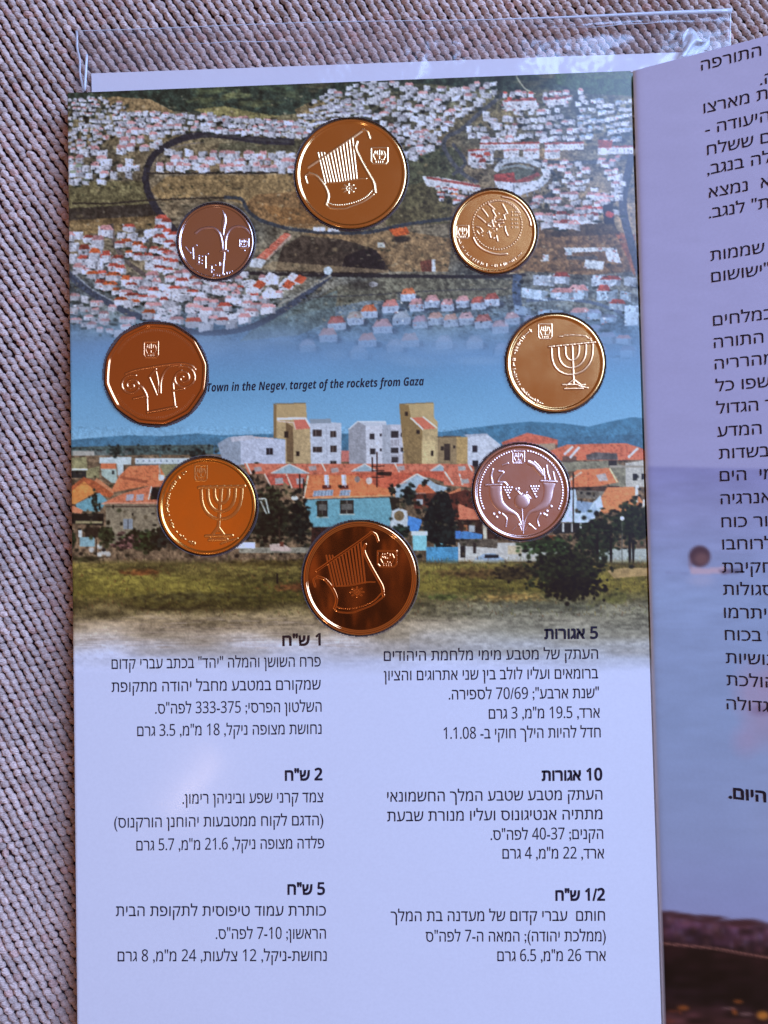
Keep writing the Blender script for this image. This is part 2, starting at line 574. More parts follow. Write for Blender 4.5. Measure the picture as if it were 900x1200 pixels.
for xa, ya, xb, yb, c in [(562, 168, 632, 175, RED), (638, 168, 684, 175, RED), (590, 176, 608, 184, PK), (613, 176, 632, 186, PK),
                          (638, 177, 656, 185, PK), (700, 172, 746, 180, RED), (548, 176, 578, 192, RED), (640, 252, 700, 262, RED)]:
    C.poly([(xa, ya), (xb, ya - 1), (xb, yb), (xa, yb + 1)], (184, 188, 210), 1, .15, int(xa))
    C.line([(xa, ya), (xb, ya - 1)], 2.2, np.array(c) * .95)
    for q in range(int(xa) + 3, int(xb), 4):
        C.rect(q, ya + 3, q + 1.1, ya + 4.6, (80, 80, 100), .7)
C.poly([(700, 164), (718, 164), (716, 172), (702, 173)], (150, 66, 44))
cluster([(546, 180), (578, 176), (578, 192), (552, 194)], (9, 8), 0, (8, 7), [(RED, .5)], 58)
C.curve([(580, 200), (590, 190), (612, 187), (634, 194)], 6, (164, 172, 194)); C.curve([(584, 198), (606, 194), (626, 198)], 3, (120, 130, 142))
C.ell(608, 204, 20, 7, (92, 100, 98)); C.curve([(638, 196), (640, 206), (630, 216), (612, 222)], 9, (176, 184, 208)); C.curve([(630, 202), (622, 210), (608, 214)], 3, (138, 84, 88))
C.poly([(578, 204), (602, 202), (604, 214), (580, 214)], (150, 70, 70)); C.line([(604, 213), (632, 204)], 3.5, (142, 76, 78))
for q in range(9):
    a = math.radians(20 + q * 17)
    C.line([(608 + 30 * math.cos(a), 207 + 18 * math.sin(a)), (608 + 30 * math.cos(a), 213 + 18 * math.sin(a))], 1.2, (120, 130, 158))
C.poly([(579, 212), (606, 214), (634, 211), (630, 222), (606, 229), (584, 223)], (180, 187, 212), 1, .15, 77, 3); C.line([(602, 216), (602, 229)], 1.5, (110, 116, 140))
C.poly([(494, 206), (520, 208), (560, 216), (566, 226), (550, 224), (500, 218)], (180, 184, 204)); C.line([(500, 208), (562, 218)], 3, (148, 78, 78))
C.curve([(516, 226), (560, 236)], 3, (164, 160, 178)); cluster([(512, 218), (568, 228), (560, 244), (520, 240)], (8, 6), 10, (7, 4), RR, 59)
cluster([(638, 190), (680, 188), (704, 222), (650, 230), (640, 212)], (8, 8), 40, (7.5, 5), [(PK, .6)], 60, dark=.9)
cluster([(700, 182), (724, 180), (734, 210), (726, 236), (706, 234), (716, 212)], (8, 8), 60, (7.5, 6), [(PK, .6)], 61, dark=.9)
cluster([(624, 228), (728, 228), (726, 244), (626, 246)], (11, 8), 3, (10, 6), [(PK, .6)], 62)
cluster([(622, 248), (722, 244), (720, 264), (622, 266)], (13, 9), 2, (12, 7), [(RED, .35), (PK, .4)], 63)
C.poly([(706, 240), (718, 238), (720, 262), (708, 262)], (40, 36, 46)); C.ell(714, 251, 5, 4, (160, 62, 52))
C.poly([(660, 290), (710, 290), (712, 294), (664, 296)], (180, 188, 206)); C.poly([(686, 304), (708, 306), (706, 316), (684, 314)], (176, 186, 206))
C.poly([(708, 290), (722, 290), (728, 308), (712, 306)], (178, 186, 208)); C.rect(664, 300, 700, 304, (84, 82, 84)); C.rect(662, 292, 670, 299, (160, 176, 200))
C.rect(636, 298, 643, 306, (176, 186, 206))
# lower left: red roofs
cluster([(80, 276), (124, 266), (128, 290), (134, 320), (84, 318)], (12, 12), 8, (12, 10), [(RED, .5), (PK, .2)], 64, gap=.05)
cluster([(108, 290), (136, 300), (160, 318), (166, 334), (120, 338), (96, 320)], (13, 11), 10, (12, 9), [(ORG, .3), (RED, .55)], 65, gap=.05)
cluster([(136, 266), (158, 264), (180, 290), (204, 300), (186, 318), (158, 306), (140, 288)], (11, 10), 12, (10, 8), [(RED, .4), (ORG, .3)], 66, gap=.05)
cluster([(166, 258), (196, 256), (208, 282), (206, 306), (186, 292)], (11, 10), 30, (10, 8), [(RED, .6)], 67, gap=.05)
cluster([(176, 306), (212, 292), (236, 316), (296, 318), (320, 322), (300, 348), (230, 350), (196, 334)], (11, 9), 14, (11, 7), [(RED, .25), (PK, .45)], 68, gap=.03)
cluster([(140, 334), (176, 322), (214, 344), (262, 352), (330, 340), (322, 362), (270, 382), (224, 384), (170, 368), (130, 350)],
        (11, 9), 12, (12, 7.5), [(RED, .16), (ORG, .12), (PK, .4)], 69, gap=.03)
cluster([(82, 344), (112, 350), (150, 372), (206, 392), (180, 404), (84, 382)], (11, 9), 16, (10, 6), [(PK, .5)], 70, fade=.25)
for x, y, s_ in [(296, 336, 1.), (316, 326, 1.), (334, 332, .9), (342, 326, .9), (314, 342, .8)]:
    C.poly([(x - 9 * s_, y + 2), (x, y - 8 * s_), (x + 11 * s_, y - 2), (x + 10 * s_, y + 7), (x - 8 * s_, y + 8)], (192, 196, 220))
for x, y in [(304, 332), (338, 332), (352, 326)]:
    C.poly([(x - 8, y + 3), (x - 1, y - 5), (x + 8, y), (x + 1, y + 7)], (176, 84, 62))
# striped long red building and lone houses
C.poly([(300, 302), (334, 272), (340, 274), (312, 304)], (176, 96, 84)); C.poly([(294, 304), (300, 302), (312, 305), (306, 314), (292, 312)], (182, 190, 210))
for q in range(7):
    C.line([(304 + q * 5, 300 - q * 4.3), (309 + q * 5, 302 - q * 4.3)], .8, (214, 150, 140))
C.line([(312, 304), (341, 276)], 2.4, (160, 140, 136))
for xa, ya, w in [(367, 266, 14), (384, 267, 14)]:
    C.rect(xa, ya, xa + w, ya + 4.5, (190, 192, 210))
C.poly([(455, 268), (476, 266), (480, 274), (462, 277)], (190, 90, 50)); C.ell(470, 280, 10, 4, (40, 38, 40), .8, .3)
C.ell(384, 317, 5, 4.5, (160, 176, 196)); C.rect(442, 284, 451, 290, (164, 170, 176)); C.ell(437, 333, 5, 3, (186, 190, 210))
C.ell(424, 334, 20, 5, (50, 48, 50), .6, .5); C.poly([(492, 306), (506, 304), (506, 318), (494, 318)], (112, 66, 56))
C.rect(506, 304, 510, 318, (176, 186, 206))
# lower middle: houses fading into the sky of the second photograph
for x, y, s_, c, f in [(432, 364, 1.1, ORG, 0), (457, 358, 1.1, (178, 112, 112), 0), (478, 344, 1, (190, 100, 66), 0), (488, 356, 1, PK, .0),
                       (506, 352, 1, PK, 0), (524, 356, .9, PK, 0), (542, 352, .9, PK, 0), (560, 354, 1, RED, 0), (576, 350, 1, RED, .0),
                       (394, 378, 1.2, RED, .1), (416, 372, 1.1, (150, 140, 140), .1), (448, 382, 1.3, PK, .15), (430, 398, 1.2, (186, 120, 110), .2),
                       (384, 392, 1.2, (170, 120, 120), .3), (470, 372, 1.2, (150, 160, 180), .2), (492, 376, 1, (160, 120, 140), .25),
                       (510, 372, 1, (180, 130, 120), .2), (528, 374, 1, (180, 130, 120), .2), (546, 372, 1, PK, .2), (566, 376, 1.2, RED, .2),
                       (586, 382, 1.1, PK, .3), (600, 372, 1, PK, .3), (480, 398, 1.2, (176, 130, 130), .4), (462, 404, 1.1, (150, 160, 190), .5),
                       (420, 412, 1.2, (150, 160, 190), .55), (520, 400, 1.1, (150, 150, 180), .5), (556, 400, 1.1, (140, 150, 180), .5),
                       (360, 404, 1.1, (150, 150, 180), .6), (588, 408, 1, (140, 150, 190), .6)]:
    C.ell(x + 10 * s_, y + 6, 5, 4, (50, 60, 84), .7 * (1 - f), .4)
    C.ell(x - 9 * s_, y + 3, 4, 4, (54, 64, 84), .5 * (1 - f), .4)
    C.poly([(x - 9 * s_, y), (x, y - 6 * s_), (x + 9 * s_, y), (x + 9 * s_, y + 8), (x - 8 * s_, y + 9)], (158, 176, 212), .9 * (1 - f))
    C.poly([(x - 9 * s_, y + 1), (x - 5 * s_, y - 6 * s_), (x + 5 * s_, y - 7 * s_), (x + 9 * s_, y)], c, .85 * (1 - f))
    C.rect(x - 3, y + 3, x - 1, y + 6, (92, 106, 142), .6 * (1 - f)); C.rect(x + 3, y + 3, x + 5, y + 6, (92, 106, 142), .6 * (1 - f))
cluster([(612, 324), (742, 322), (742, 336), (616, 336)], (20, 11), 1, (18, 10), [(RED, .5)], 71, gap=.1, white=(168, 182, 212))
cluster([(614, 336), (692, 336), (690, 350), (616, 352)], (24, 14), 1, (22, 13), [(PK, .3)], 72, gap=0, white=(160, 182, 216))
cluster([(702, 338), (744, 340), (748, 380), (716, 362)], (13, 12), 10, (13, 11), [(RED, .4)], 73, gap=0, white=(160, 182, 216))
cluster([(612, 360), (700, 360), (740, 386), (742, 430), (706, 420), (600, 384)], (20, 13), 4, (16, 9), [((120, 132, 170), .5), (PK, .2)], 74,
        fade=.3, white=(140, 166, 206))
for q in range(4000):                                  # cars, garden trees, roof gaps: the clutter of a town from the air
    x, y = rng.uniform(80, 745), rng.uniform(106, 380)
    i, j = int((y - C.y0) * 2), int((x - C.x0) * 2)
    if C.a[i, j].mean() > 140:
        c = [(44, 46, 56), (60, 62, 72), (236, 238, 250), (150, 96, 96), (120, 130, 150)][q % 5]
        C.ell(x + rng.normal(0, 1), y + rng.normal(0, 1), rng.uniform(.5, 1.9), rng.uniform(.4, 1.3), c, rng.uniform(.5, .95), .3)
    elif q % 3 == 0:
        C.ell(x, y, rng.uniform(.6, 2.4), rng.uniform(.5, 1.4), (30, 42, 34) if q % 2 else (150, 140, 124), rng.uniform(.3, .7), .4)
jj, ii = np.meshgrid(np.arange(C.W), np.arange(C.H))
wk = np.clip((470 - C.yy) / 60, 0.2, 1)[:, None] * 1.9
u1 = smooth_noise(C.H, C.W, 4, 201) + .6 * smooth_noise(C.H, C.W, 2, 203) - .8
u2 = smooth_noise(C.H, C.W, 4, 202) + .6 * smooth_noise(C.H, C.W, 2, 204) - .8
C.a = C.a[np.clip(ii + u1 * wk, 0, C.H - 1).astype(int), np.clip(jj + u2 * wk, 0, C.W - 1).astype(int)]
C.a *= (1 + np.clip((400 - C.yy) / 60, 0, 1)[:, None] * (.34 * (smooth_noise(C.H, C.W, 3, 205) - .5) + .22 * (smooth_noise(C.H, C.W, 9, 206) - .5)))[..., None]
# the fade of the aerial view into haze and sky
k = np.clip((C.yy - 352) / 92, 0, 1)
k = (k * k * (3 - 2 * k))[:, None] * np.clip(1 + 0.5 * (smooth_noise(C.H, C.W, 30, 8, 2.) - .5), 0, 1.2)
k = np.clip(k + (C.yy > 442)[:, None] * 1.0, 0, 1)
below = (C.yy < 640)[:, None] * k
sky = np.stack([np.interp(C.yy, [340, 400, 450, 500, 530], v) for v in
                ([98, 94, 95, 106, 118], [122, 126, 142, 158, 168], [158, 174, 189, 205, 210])], -1)[:, None, :]
sky = sky * (1 + .05 * (smooth_noise(C.H, C.W, 60, 9, 2.) - .5))[..., None]
C.a = C.a * (1 - below[..., None]) + sky * below[..., None]
for q in range(26):
    C.ell(rng.uniform(90, 600), rng.uniform(388, 425), rng.uniform(10, 30), rng.uniform(4, 9), (128, 156, 196), .14, .5)

# ---- second photograph: the housing estate behind the field
def Z(x0, y0, s, pts):
    return [(x0 + a / s, y0 + b / s) for a, b in pts]


def A(c, *pts, **kw):
    C.poly(Z(280, 460, 3.4615, pts), c, **kw)


def B(c, *pts, **kw):
    C.poly(Z(70, 470, 3.2143, pts), c, **kw)


def D(c, *pts, **kw):
    C.poly(Z(520, 480, 3.6, pts), c, **kw)


def R4(f, c, xa, ya, xb, yb, **kw):
    f(c, (xa, ya), (xb, ya), (xb, yb), (xa, yb), **kw)


rr = random.Random(5)


def hills(pts, c, seed):
    C.poly(pts, c, 1, .16, seed, 6)


hills([(78, 516), (110, 513), (150, 510), (190, 511), (230, 508), (260, 510), (330, 508), (420, 508), (520, 506), (548, 502), (580, 498),
       (620, 494), (660, 496), (690, 500), (714, 494), (740, 489), (770, 490), (770, 560), (78, 560)], (62, 112, 152), 80)
C.poly([(600, 516), (770, 508), (770, 540), (600, 540)], (52, 96, 134), .5, .3, 81)
C.poly([(78, 524), (150, 522), (250, 521), (250, 545), (78, 548)], (68, 86, 88), 1, .5, 82)
C.poly([(78, 534), (760, 528), (770, 662), (78, 662)], (112, 92, 74), 1, .5, 83)


def shrub(x, y, rx, ry, c, n, seed, a=.9, spread=.42):
    r = np.random.default_rng(seed)
    for q in range(int(n * (2.6 if rx > 18 else 1.6 if rx > 10 else 1))):
        t = r.uniform(.45, 1.7)
        C.ell(x + r.normal(0, rx * spread), y + r.normal(0, ry * spread), min(r.uniform(.10, .26) * rx + .6, r.uniform(1.2, 3.6)), min(r.uniform(.10, .24) * ry + .6, r.uniform(1., 2.8)),
              np.array(c) * t, a, .4)


for x in range(86, 330, 7):
    shrub(x, 527 + rr.uniform(-2, 3), 6, 5, (48, 66, 70), 8, x)
C.rect(80, 528, 150, 534, (120, 128, 134), .5)
# left part of the estate
B((128, 124, 92), (40, 215), (100, 210), (105, 255), (150, 245), (150, 290), (40, 290), vary=.2)
R4(B, (150, 150, 150), 50, 188, 130, 205); R4(B, (50, 54, 60), 40, 262, 100, 290); R4(B, (210, 210, 205), 40, 254, 104, 260)
B((172, 190, 204), (150, 212), (270, 210), (268, 240), (240, 240), (238, 300), (222, 305), (215, 235), (150, 235))
R4(B, (196, 106, 72), 155, 234, 212, 256); B((148, 170, 172), (155, 256), (214, 256), (218, 308), (196, 308), (158, 280))
R4(B, (178, 196, 212), 284, 216, 488, 240); R4(B, (96, 104, 112), 284, 236, 488, 243); R4(B, (128, 128, 100), 380, 238, 480, 290)
for x in range(290, 480, 22):
    R4(B, (120, 136, 160), x, 222, x + 6, 230)
R4(B, (60, 70, 74), 196, 262, 206, 276)
shrub(*Z(70, 470, 3.2143, [(215, 190)])[0], 8, 7, (34, 50, 50), 26, 301)
shrub(*Z(70, 470, 3.2143, [(515, 195)])[0], 9, 8, (30, 46, 48), 30, 302)
B((196, 108, 72), (225, 280), (262, 246), (375, 240), (404, 300), (385, 325), (330, 320), (190, 345), vary=.15)
B((160, 84, 58), (232, 282), (330, 300), (330, 312), (225, 290)); B((220, 220, 225), (372, 276), (395, 280), (392, 298), (374, 300))
C.line(Z(70, 470, 3.2143, [(375, 240), (378, 296)]), 1.2, (150, 160, 160))
B((206, 126, 66), (38, 340), (88, 296), (142, 340), (60, 388), (38, 390), vary=.12)
B((176, 88, 54), (36, 328), (90, 286), (130, 300), (204, 350), (188, 366), (140, 345), (92, 302), (38, 344), vary=.15)
B((190, 120, 86), (130, 300), (204, 350), (196, 330), (140, 290))
B((94, 146, 168), (60, 388), (150, 345), (180, 375), (150, 415), (66, 414)); shrub(*Z(70, 470, 3.2143, [(135, 385)])[0], 5, 12, (30, 46, 42), 36, 303)
B((196, 120, 90), (38, 388), (88, 412), (80, 424), (38, 418)); R4(B, (42, 40, 42), 40, 424, 165, 470); R4(B, (140, 130, 100), 60, 452, 160, 462)
B((186, 104, 76), (158, 386), (235, 350), (345, 318), (388, 318), (388, 388), vary=.14); R4(B, (36, 34, 44), 342, 324, 388, 372)
C.line(Z(70, 470, 3.2143, [(346, 322), (334, 372)]), 1.4, (225, 215, 215)); C.line(Z(70, 470, 3.2143, [(158, 386), (388, 382)]), 1.5, (196, 140, 120))
for x in (252, 290):
    B((150, 150, 168), (x, 352), (x + 28, 350), (x + 24, 374), (x - 4, 376))
B((126, 116, 100), (174, 390), (388, 388), (388, 540), (174, 540), vary=.18); C.line(Z(70, 470, 3.2143, [(174, 398), (388, 396)]), 1.8, (88, 70, 62))
R4(B, (120, 130, 146), 240, 444, 275, 482); C.line(Z(70, 470, 3.2143, [(257, 444), (257, 482)]), .8, (70, 74, 84))
B((116, 94, 76), (40, 460), (170, 470), (174, 570), (40, 570), vary=.5)
R4(B, (122, 158, 176), 76, 512, 132, 548); R4(B, (190, 200, 210), 70, 486, 84, 512); R4(B, (62, 48, 40), 96, 476, 150, 512)
shrub(*Z(70, 470, 3.2143, [(175, 505)])[0], 11, 13, (56, 64, 40), 60, 304); shrub(*Z(70, 470, 3.2143, [(46, 520)])[0], 5, 12, (40, 56, 34), 30, 305)
shrub(*Z(70, 470, 3.2143, [(320, 525)])[0], 22, 13, (44, 58, 34), 120, 306); shrub(*Z(70, 470, 3.2143, [(250, 535)])[0], 14, 9, (92, 62, 62), 50, 307)
shrub(*Z(70, 470, 3.2143, [(400, 510)])[0], 18, 16, (34, 40, 36), 80, 308)
for x, y in [(150, 548), (166, 570), (182, 576), (150, 578), (120, 560)]:
    C.ell(*Z(70, 470, 3.2143, [(x, y)])[0], 3, 3, (184, 188, 196), .9, .3)
C.ell(*Z(70, 470, 3.2143, [(166, 560)])[0], 2.4, 2.2, (60, 60, 66)); C.line(Z(70, 470, 3.2143, [(138, 520), (138, 580)]), 1.2, (60, 48, 40))
# middle: flats and towers
A((164, 174, 206), (0, 195), (36, 180), (60, 178), (140, 186), (192, 192), (192, 292), (0, 292), vary=.06)
A((118, 134, 158), (0, 195), (0, 178), (40, 172), (36, 182)); C.line(Z(280, 460, 3.4615, [(0, 186), (40, 181), (140, 186)]), 1.2, (196, 168, 170))
C.poly([(255, 520), (268, 512), (282, 514), (282, 545), (262, 545)], (126, 140, 166)); C.poly([(270, 512), (296, 510), (300, 514), (272, 518)], (168, 172, 196))
R4(A, (40, 38, 52), 110, 225, 138, 252); C.line(Z(280, 460, 3.4615, [(124, 225), (124, 252)]), .6, (120, 124, 150))
A((164, 142, 108), (140, 48), (272, 44), (276, 108), (292, 140), (292, 288), (188, 288), (188, 190), (140, 184), vary=.08)
A((126, 102, 72), (140, 48), (152, 48), (152, 186), (140, 184)); A((112, 88, 64), (190, 120), (220, 140), (222, 286), (194, 280))
C.line(Z(280, 460, 3.4615, [(140, 46), (272, 43)]), 1, (108, 92, 70)); R4(A, (50, 38, 34), 184, 158, 200, 184); R4(A, (44, 34, 34), 232, 238, 246, 258)
A((188, 102, 92), (222, 112), (268, 108), (290, 146), (232, 150)); A((214, 204, 216), (154, 102), (272, 100), (272, 108), (154, 112))
C.line(Z(280, 460, 3.4615, [(270, 104), (290, 140)]), 1.8, (220, 212, 222)); C.line(Z(280, 460, 3.4615, [(156, 116), (222, 122), (230, 150)]), 1.2, (206, 180, 180))
A((168, 178, 204), (288, 122), (372, 120), (416, 124), (414, 292), (292, 292), vary=.06); A((122, 136, 158), (286, 108), (372, 106), (374, 124), (290, 126))
for xa, ya, xb, yb in [(300, 150, 336, 178), (370, 155, 395, 181), (300, 220, 338, 243), (370, 215, 396, 243), (370, 277, 396, 292)]:
    R4(A, (58, 48, 50), xa, ya, xb, yb); C.line(Z(280, 460, 3.4615, [(xa + 12, ya), (xa + 12, yb)]), .6, (140, 130, 130))
C.line(Z(280, 460, 3.4615, [(356, 128), (356, 288)]), .8, (140, 148, 176))
A((134, 138, 156), (444, 150), (482, 118), (516, 130), (516, 292), (446, 292), vary=.08); A((170, 180, 204), (480, 116), (596, 116), (600, 134), (516, 136))
A((182, 188, 212), (514, 136), (582, 134), (582, 292), (516, 292)); A((148, 156, 178), (582, 132), (616, 130), (614, 292), (582, 292))
A((170, 174, 198), (614, 130), (664, 130), (664, 292), (614, 292)); C.line(Z(280, 460, 3.4615, [(444, 150), (482, 117), (596, 117)]), 1.1, (206, 210, 226))
for xa, ya, xb, yb in [(530, 166, 550, 190), (532, 226, 553, 251), (616, 155, 648, 184), (616, 224, 648, 246), (572, 166, 580, 178), (572, 226, 580, 238),
                       (656, 162, 672, 180), (656, 224, 672, 240), (618, 262, 646, 284)]:
    R4(A, (52, 48, 58), xa, ya, xb, yb)
for y in (190, 252):
    for x in range(618, 650, 6):
        C.line(Z(280, 460, 3.4615, [(x, y), (x, y + 26)]), .5, (96, 92, 104))
A((168, 148, 112), (650, 48), (790, 42), (792, 104), (806, 118), (806, 292), (672, 292), (656, 120), vary=.08)
A((132, 108, 72), (650, 48), (688, 50), (700, 110), (744, 140), (742, 292), (676, 292), (656, 120)); R4(A, (52, 38, 32), 673, 78, 686, 96)
A((188, 104, 86), (700, 102), (746, 100), (798, 146), (748, 150)); C.line(Z(280, 460, 3.4615, [(696, 102), (748, 150)]), 1.8, (222, 208, 208))
C.line(Z(280, 460, 3.4615, [(746, 98), (804, 144)]), 1.6, (222, 208, 208)); C.line(Z(280, 460, 3.4615, [(650, 47), (790, 41)]), 1, (120, 100, 70))
A((190, 170, 128), (742, 196), (796, 196), (796, 292), (742, 292)); R4(A, (46, 36, 34), 720, 152, 734, 168); R4(A, (44, 36, 34), 778, 236, 790, 258)
A((136, 116, 88), (806, 182), (884, 180), (884, 292), (806, 292)); R4(A, (64, 52, 48), 832, 208, 856, 276); R4(A, (54, 44, 42), 818, 218, 830, 236)
R4(A, (54, 44, 42), 868, 214, 878, 226); C.line(Z(280, 460, 3.4615, [(802, 180), (900, 178)]), 1.2, (92, 78, 64))
D((166, 138, 92), (54, 115), (102, 115), (102, 228), (54, 228)); D((176, 186, 212), (100, 110), (184, 104), (242, 150), (240, 238), (100, 238), vary=.05)
D((150, 160, 186), (80, 106), (184, 100), (188, 108), (100, 116)); R4(D, (40, 38, 54), 120, 151, 143, 180); R4(D, (40, 38, 54), 121, 215, 145, 241)
# roofs in the middle
OR = (188, 100, 80)
A(OR, (20, 288), (900, 290), (900, 345), (540, 345), (40, 332), vary=.2, cell=3)
R4(A, (178, 100, 96), 416, 236, 446, 280)
for pts in [[(30, 286), (50, 330)], [(336, 286), (352, 320)], [(632, 288), (650, 322)]]:
    C.line(Z(280, 460, 3.4615, pts), 1.6, (214, 200, 200))
for a, b, c, y0, y1 in [(130, 205, 285, 290, 328), (455, 510, 562, 290, 320), (770, 815, 862, 292, 322)]:
    A((132, 158, 180), (a, y1), (b, y0), (c, y1)); C.line(Z(280, 460, 3.4615, [(a, y1), (b, y0), (c, y1)]), 1.2, (206, 192, 196))
for x, y in [(60, 304), (282, 300), (372, 308), (640, 300), (876, 304)]:
    A((150, 140, 148), (x, y), (x + 30, y - 4), (x + 34, y + 14), (x + 4, y + 18))
A((124, 96, 78), (45, 330), (105, 330), (130, 378), (200, 380), (290, 440), (60, 440), vary=.3)
A((186, 82, 70), (105, 330), (190, 332), (205, 376), (128, 376), vary=.12); A((180, 84, 70), (196, 332), (276, 334), (262, 388), (218, 388), vary=.12)
A((132, 108, 84), (180, 360), (215, 388), (216, 432), (176, 420))
for p in [[(104, 330), (128, 378)], [(192, 330), (216, 388)]]:
    C.line(Z(280, 460, 3.4615, p), 1.5, (206, 186, 180))
for x in (146, 232):
    A((150, 148, 160), (x, 348), (x + 32, 346), (x + 34, 368), (x + 2, 372))
A((204, 112, 72), (262, 430), (282, 334), (470, 328), (540, 340), (632, 414), (600, 424), (265, 432), vary=.12)
A((190, 88, 66), (276, 336), (600, 322), (720, 326), (760, 340), (640, 400), (560, 380), (470, 334), vary=.2)
C.line(Z(280, 460, 3.4615, [(282, 334), (262, 430)]), 1.5, (226, 206, 196)); C.line(Z(280, 460, 3.4615, [(262, 430), (632, 416)]), 1.4, (222, 150, 110))
A((186, 84, 64), (600, 370), (640, 335), (720, 320), (860, 318), (900, 330), (900, 372), (860, 372), (760, 340), (640, 396), vary=.15)
A((140, 164, 188), (636, 430), (636, 386), (722, 334), (762, 346), (800, 372), (860, 388), (800, 410), (712, 420), vary=.08)
C.line(Z(280, 460, 3.4615, [(628, 388), (722, 330), (770, 356)]), 1.4, (220, 208, 208)); C.line(Z(280, 460, 3.4615, [(842, 320), (870, 372)]), 1.8, (220, 206, 204))
A((186, 94, 62), (708, 408), (730, 372), (760, 372), (802, 408), vary=.1); A((112, 56, 44), (706, 412), (900, 402), (900, 480), (710, 470), vary=.3)
R4(A, (150, 160, 176), 720, 432, 746, 456); A((200, 116, 80), (846, 410), (900, 385), (900, 414))
for x in (346, 416):
    A((206, 214, 232), (x, 334), (x + 18, 334), (x + 20, 384), (x + 2, 384)); R4(A, (120, 50, 46), x - 8, 376, x + 28, 392)
    C.line(Z(280, 460, 3.4615, [(x + 14, 336), (x + 15, 384)]), 1.2, (150, 158, 180))
for x, y, w in [(300, 398, 50), (344, 396, 40), (408, 396, 46)]:
    A((136, 156, 186), (x + 4, y), (x + w, y - 2), (x + w - 4, y + 22), (x - 2, y + 24))
    for q in range(3):
        C.line(Z(280, 460, 3.4615, [(x + 10 + q * w / 3.4, y), (x + 6 + q * w / 3.4, y + 22)]), .6, (76, 90, 120))
C.ell(*Z(280, 460, 3.4615, [(480, 352)])[0], 3.2, 3.8, (120, 112, 116)); C.ell(*Z(280, 460, 3.4615, [(528, 358)])[0], 3.6, 4.2, (186, 178, 184))
for x, ya, yb in [(560, 240, 384), (541, 262, 320), (247, 330, 400), (262, 350, 420)]:
    C.line(Z(280, 460, 3.4615, [(x, ya), (x, yb)]), 1.4, (58, 34, 34))
for y in (300, 318, 345):
    C.line(Z(280, 460, 3.4615, [(536, y), (590, y - 2)]), 1.0, (64, 38, 38))
A((74, 40, 36), (566, 322), (620, 322), (618, 338), (566, 336))
A((92, 148, 172), (262, 434), (628, 424), (612, 542), (296, 546), vary=.07, cell=8); C.line(Z(280, 460, 3.4615, [(262, 434), (628, 424)]), 1.4, (78, 96, 100))
for xa, ya, xb, yb in [(317, 438, 360, 504), (410, 436, 466, 492)]:
    R4(A, (62, 54, 52), xa, ya, xb, yb); C.line(Z(280, 460, 3.4615, [((xa + xb) / 2, ya), ((xa + xb) / 2, yb)]), .9, (120, 116, 108))
    R4(A, (96, 96, 96), xa + 6, ya + 16, xb - 6, ya + 40); R4(A, (150, 170, 176), xa - 4, yb, xb + 4, yb + 4)
A((74, 42, 36), (296, 545), (400, 545), (380, 600), (290, 640), vary=.4)
A((60, 50, 40), (610, 425), (650, 425), (650, 470), (620, 480))
D(OR, (0, 232), (100, 228), (128, 240), (130, 330), (70, 324), (0, 318), vary=.2)
for p in [[(4, 262), (40, 316)], [(66, 270), (80, 318)], [(104, 230), (122, 262)]]:
    C.line(Z(520, 480, 3.6, p), 1.7, (216, 204, 204))
for x, y in [(60, 240), (74, 294)]:
    D((150, 150, 158), (x, y), (x + 30, y - 2), (x + 34, y + 16), (x + 2, y + 18))
D((112, 52, 40), (24, 358), (90, 336), (200, 380), (160, 440), (40, 470), vary=.3); D((196, 110, 86), (60, 396), (170, 440), (160, 466), (64, 464), vary=.1)
D((70, 44, 36), (60, 464), (240, 464), (240, 550), (50, 550), vary=.5); R4(D, (150, 160, 176), 106, 488, 132, 516); R4(D, (150, 92, 62), 84, 486, 100, 516)
D((64, 120, 190), (44, 522), (90, 512), (164, 526), (160, 548), (50, 546)); D((186, 184, 176), (160, 440), (182, 440), (182, 545), (168, 545))
# right part of the estate
D((186, 92, 74), (244, 138), (330, 106), (352, 98), (440, 116), (482, 128), (480, 150), (250, 160), vary=.15); R4(D, (104, 84, 74), 246, 148, 480, 168)
D((150, 130, 112), (380, 146), (470, 142), (470, 200), (380, 180))
D((196, 98, 72), (440, 176), (520, 148), (640, 144), (770, 142), (852, 168), (852, 212), (700, 214), (470, 214), vary=.22, cell=3)
R4(D, (96, 78, 74), 500, 196, 560, 222, alpha=.8); D((92, 88, 92), (600, 192), (640, 180), (730, 184), (736, 212), (604, 212), vary=.4)
for p in [[(508, 190), (545, 156)], [(532, 204), (572, 158)], [(778, 202), (820, 162)]]:
    C.line(Z(520, 480, 3.6, p), 2.6, (212, 206, 214))
D((122, 120, 106), (496, 222), (700, 216), (768, 240), (768, 326), (700, 326), (690, 250), (500, 262), vary=.2)
D((168, 168, 170), (766, 226), (852, 212), (852, 326), (768, 326), vary=.08); R4(D, (56, 50, 52), 694, 214, 730, 236); R4(D, (146, 140, 134), 700, 236, 850, 244)
R4(D, (48, 46, 54), 798, 270, 816, 298); R4(D, (48, 46, 54), 834, 270, 852, 296)
D((204, 110, 74), (500, 326), (562, 254), (700, 246), (738, 306), (660, 322), (560, 330), vary=.15); D((166, 158, 166), (642, 276), (682, 268), (694, 300), (656, 302))
C.line(Z(520, 480, 3.6, [(700, 248), (732, 306)]), 1.6, (228, 196, 160)); D((200, 186, 176), (520, 300), (580, 260), (586, 266), (530, 304), alpha=.8)
D((84, 62, 54), (520, 328), (740, 322), (740, 346), (530, 352), vary=.4); D((112, 106, 100), (560, 340), (740, 346), (660, 380), (560, 372), vary=.3)
D((206, 122, 80), (606, 466), (690, 328), (800, 326), (846, 400), (852, 452), (700, 432), vary=.12, cell=3)
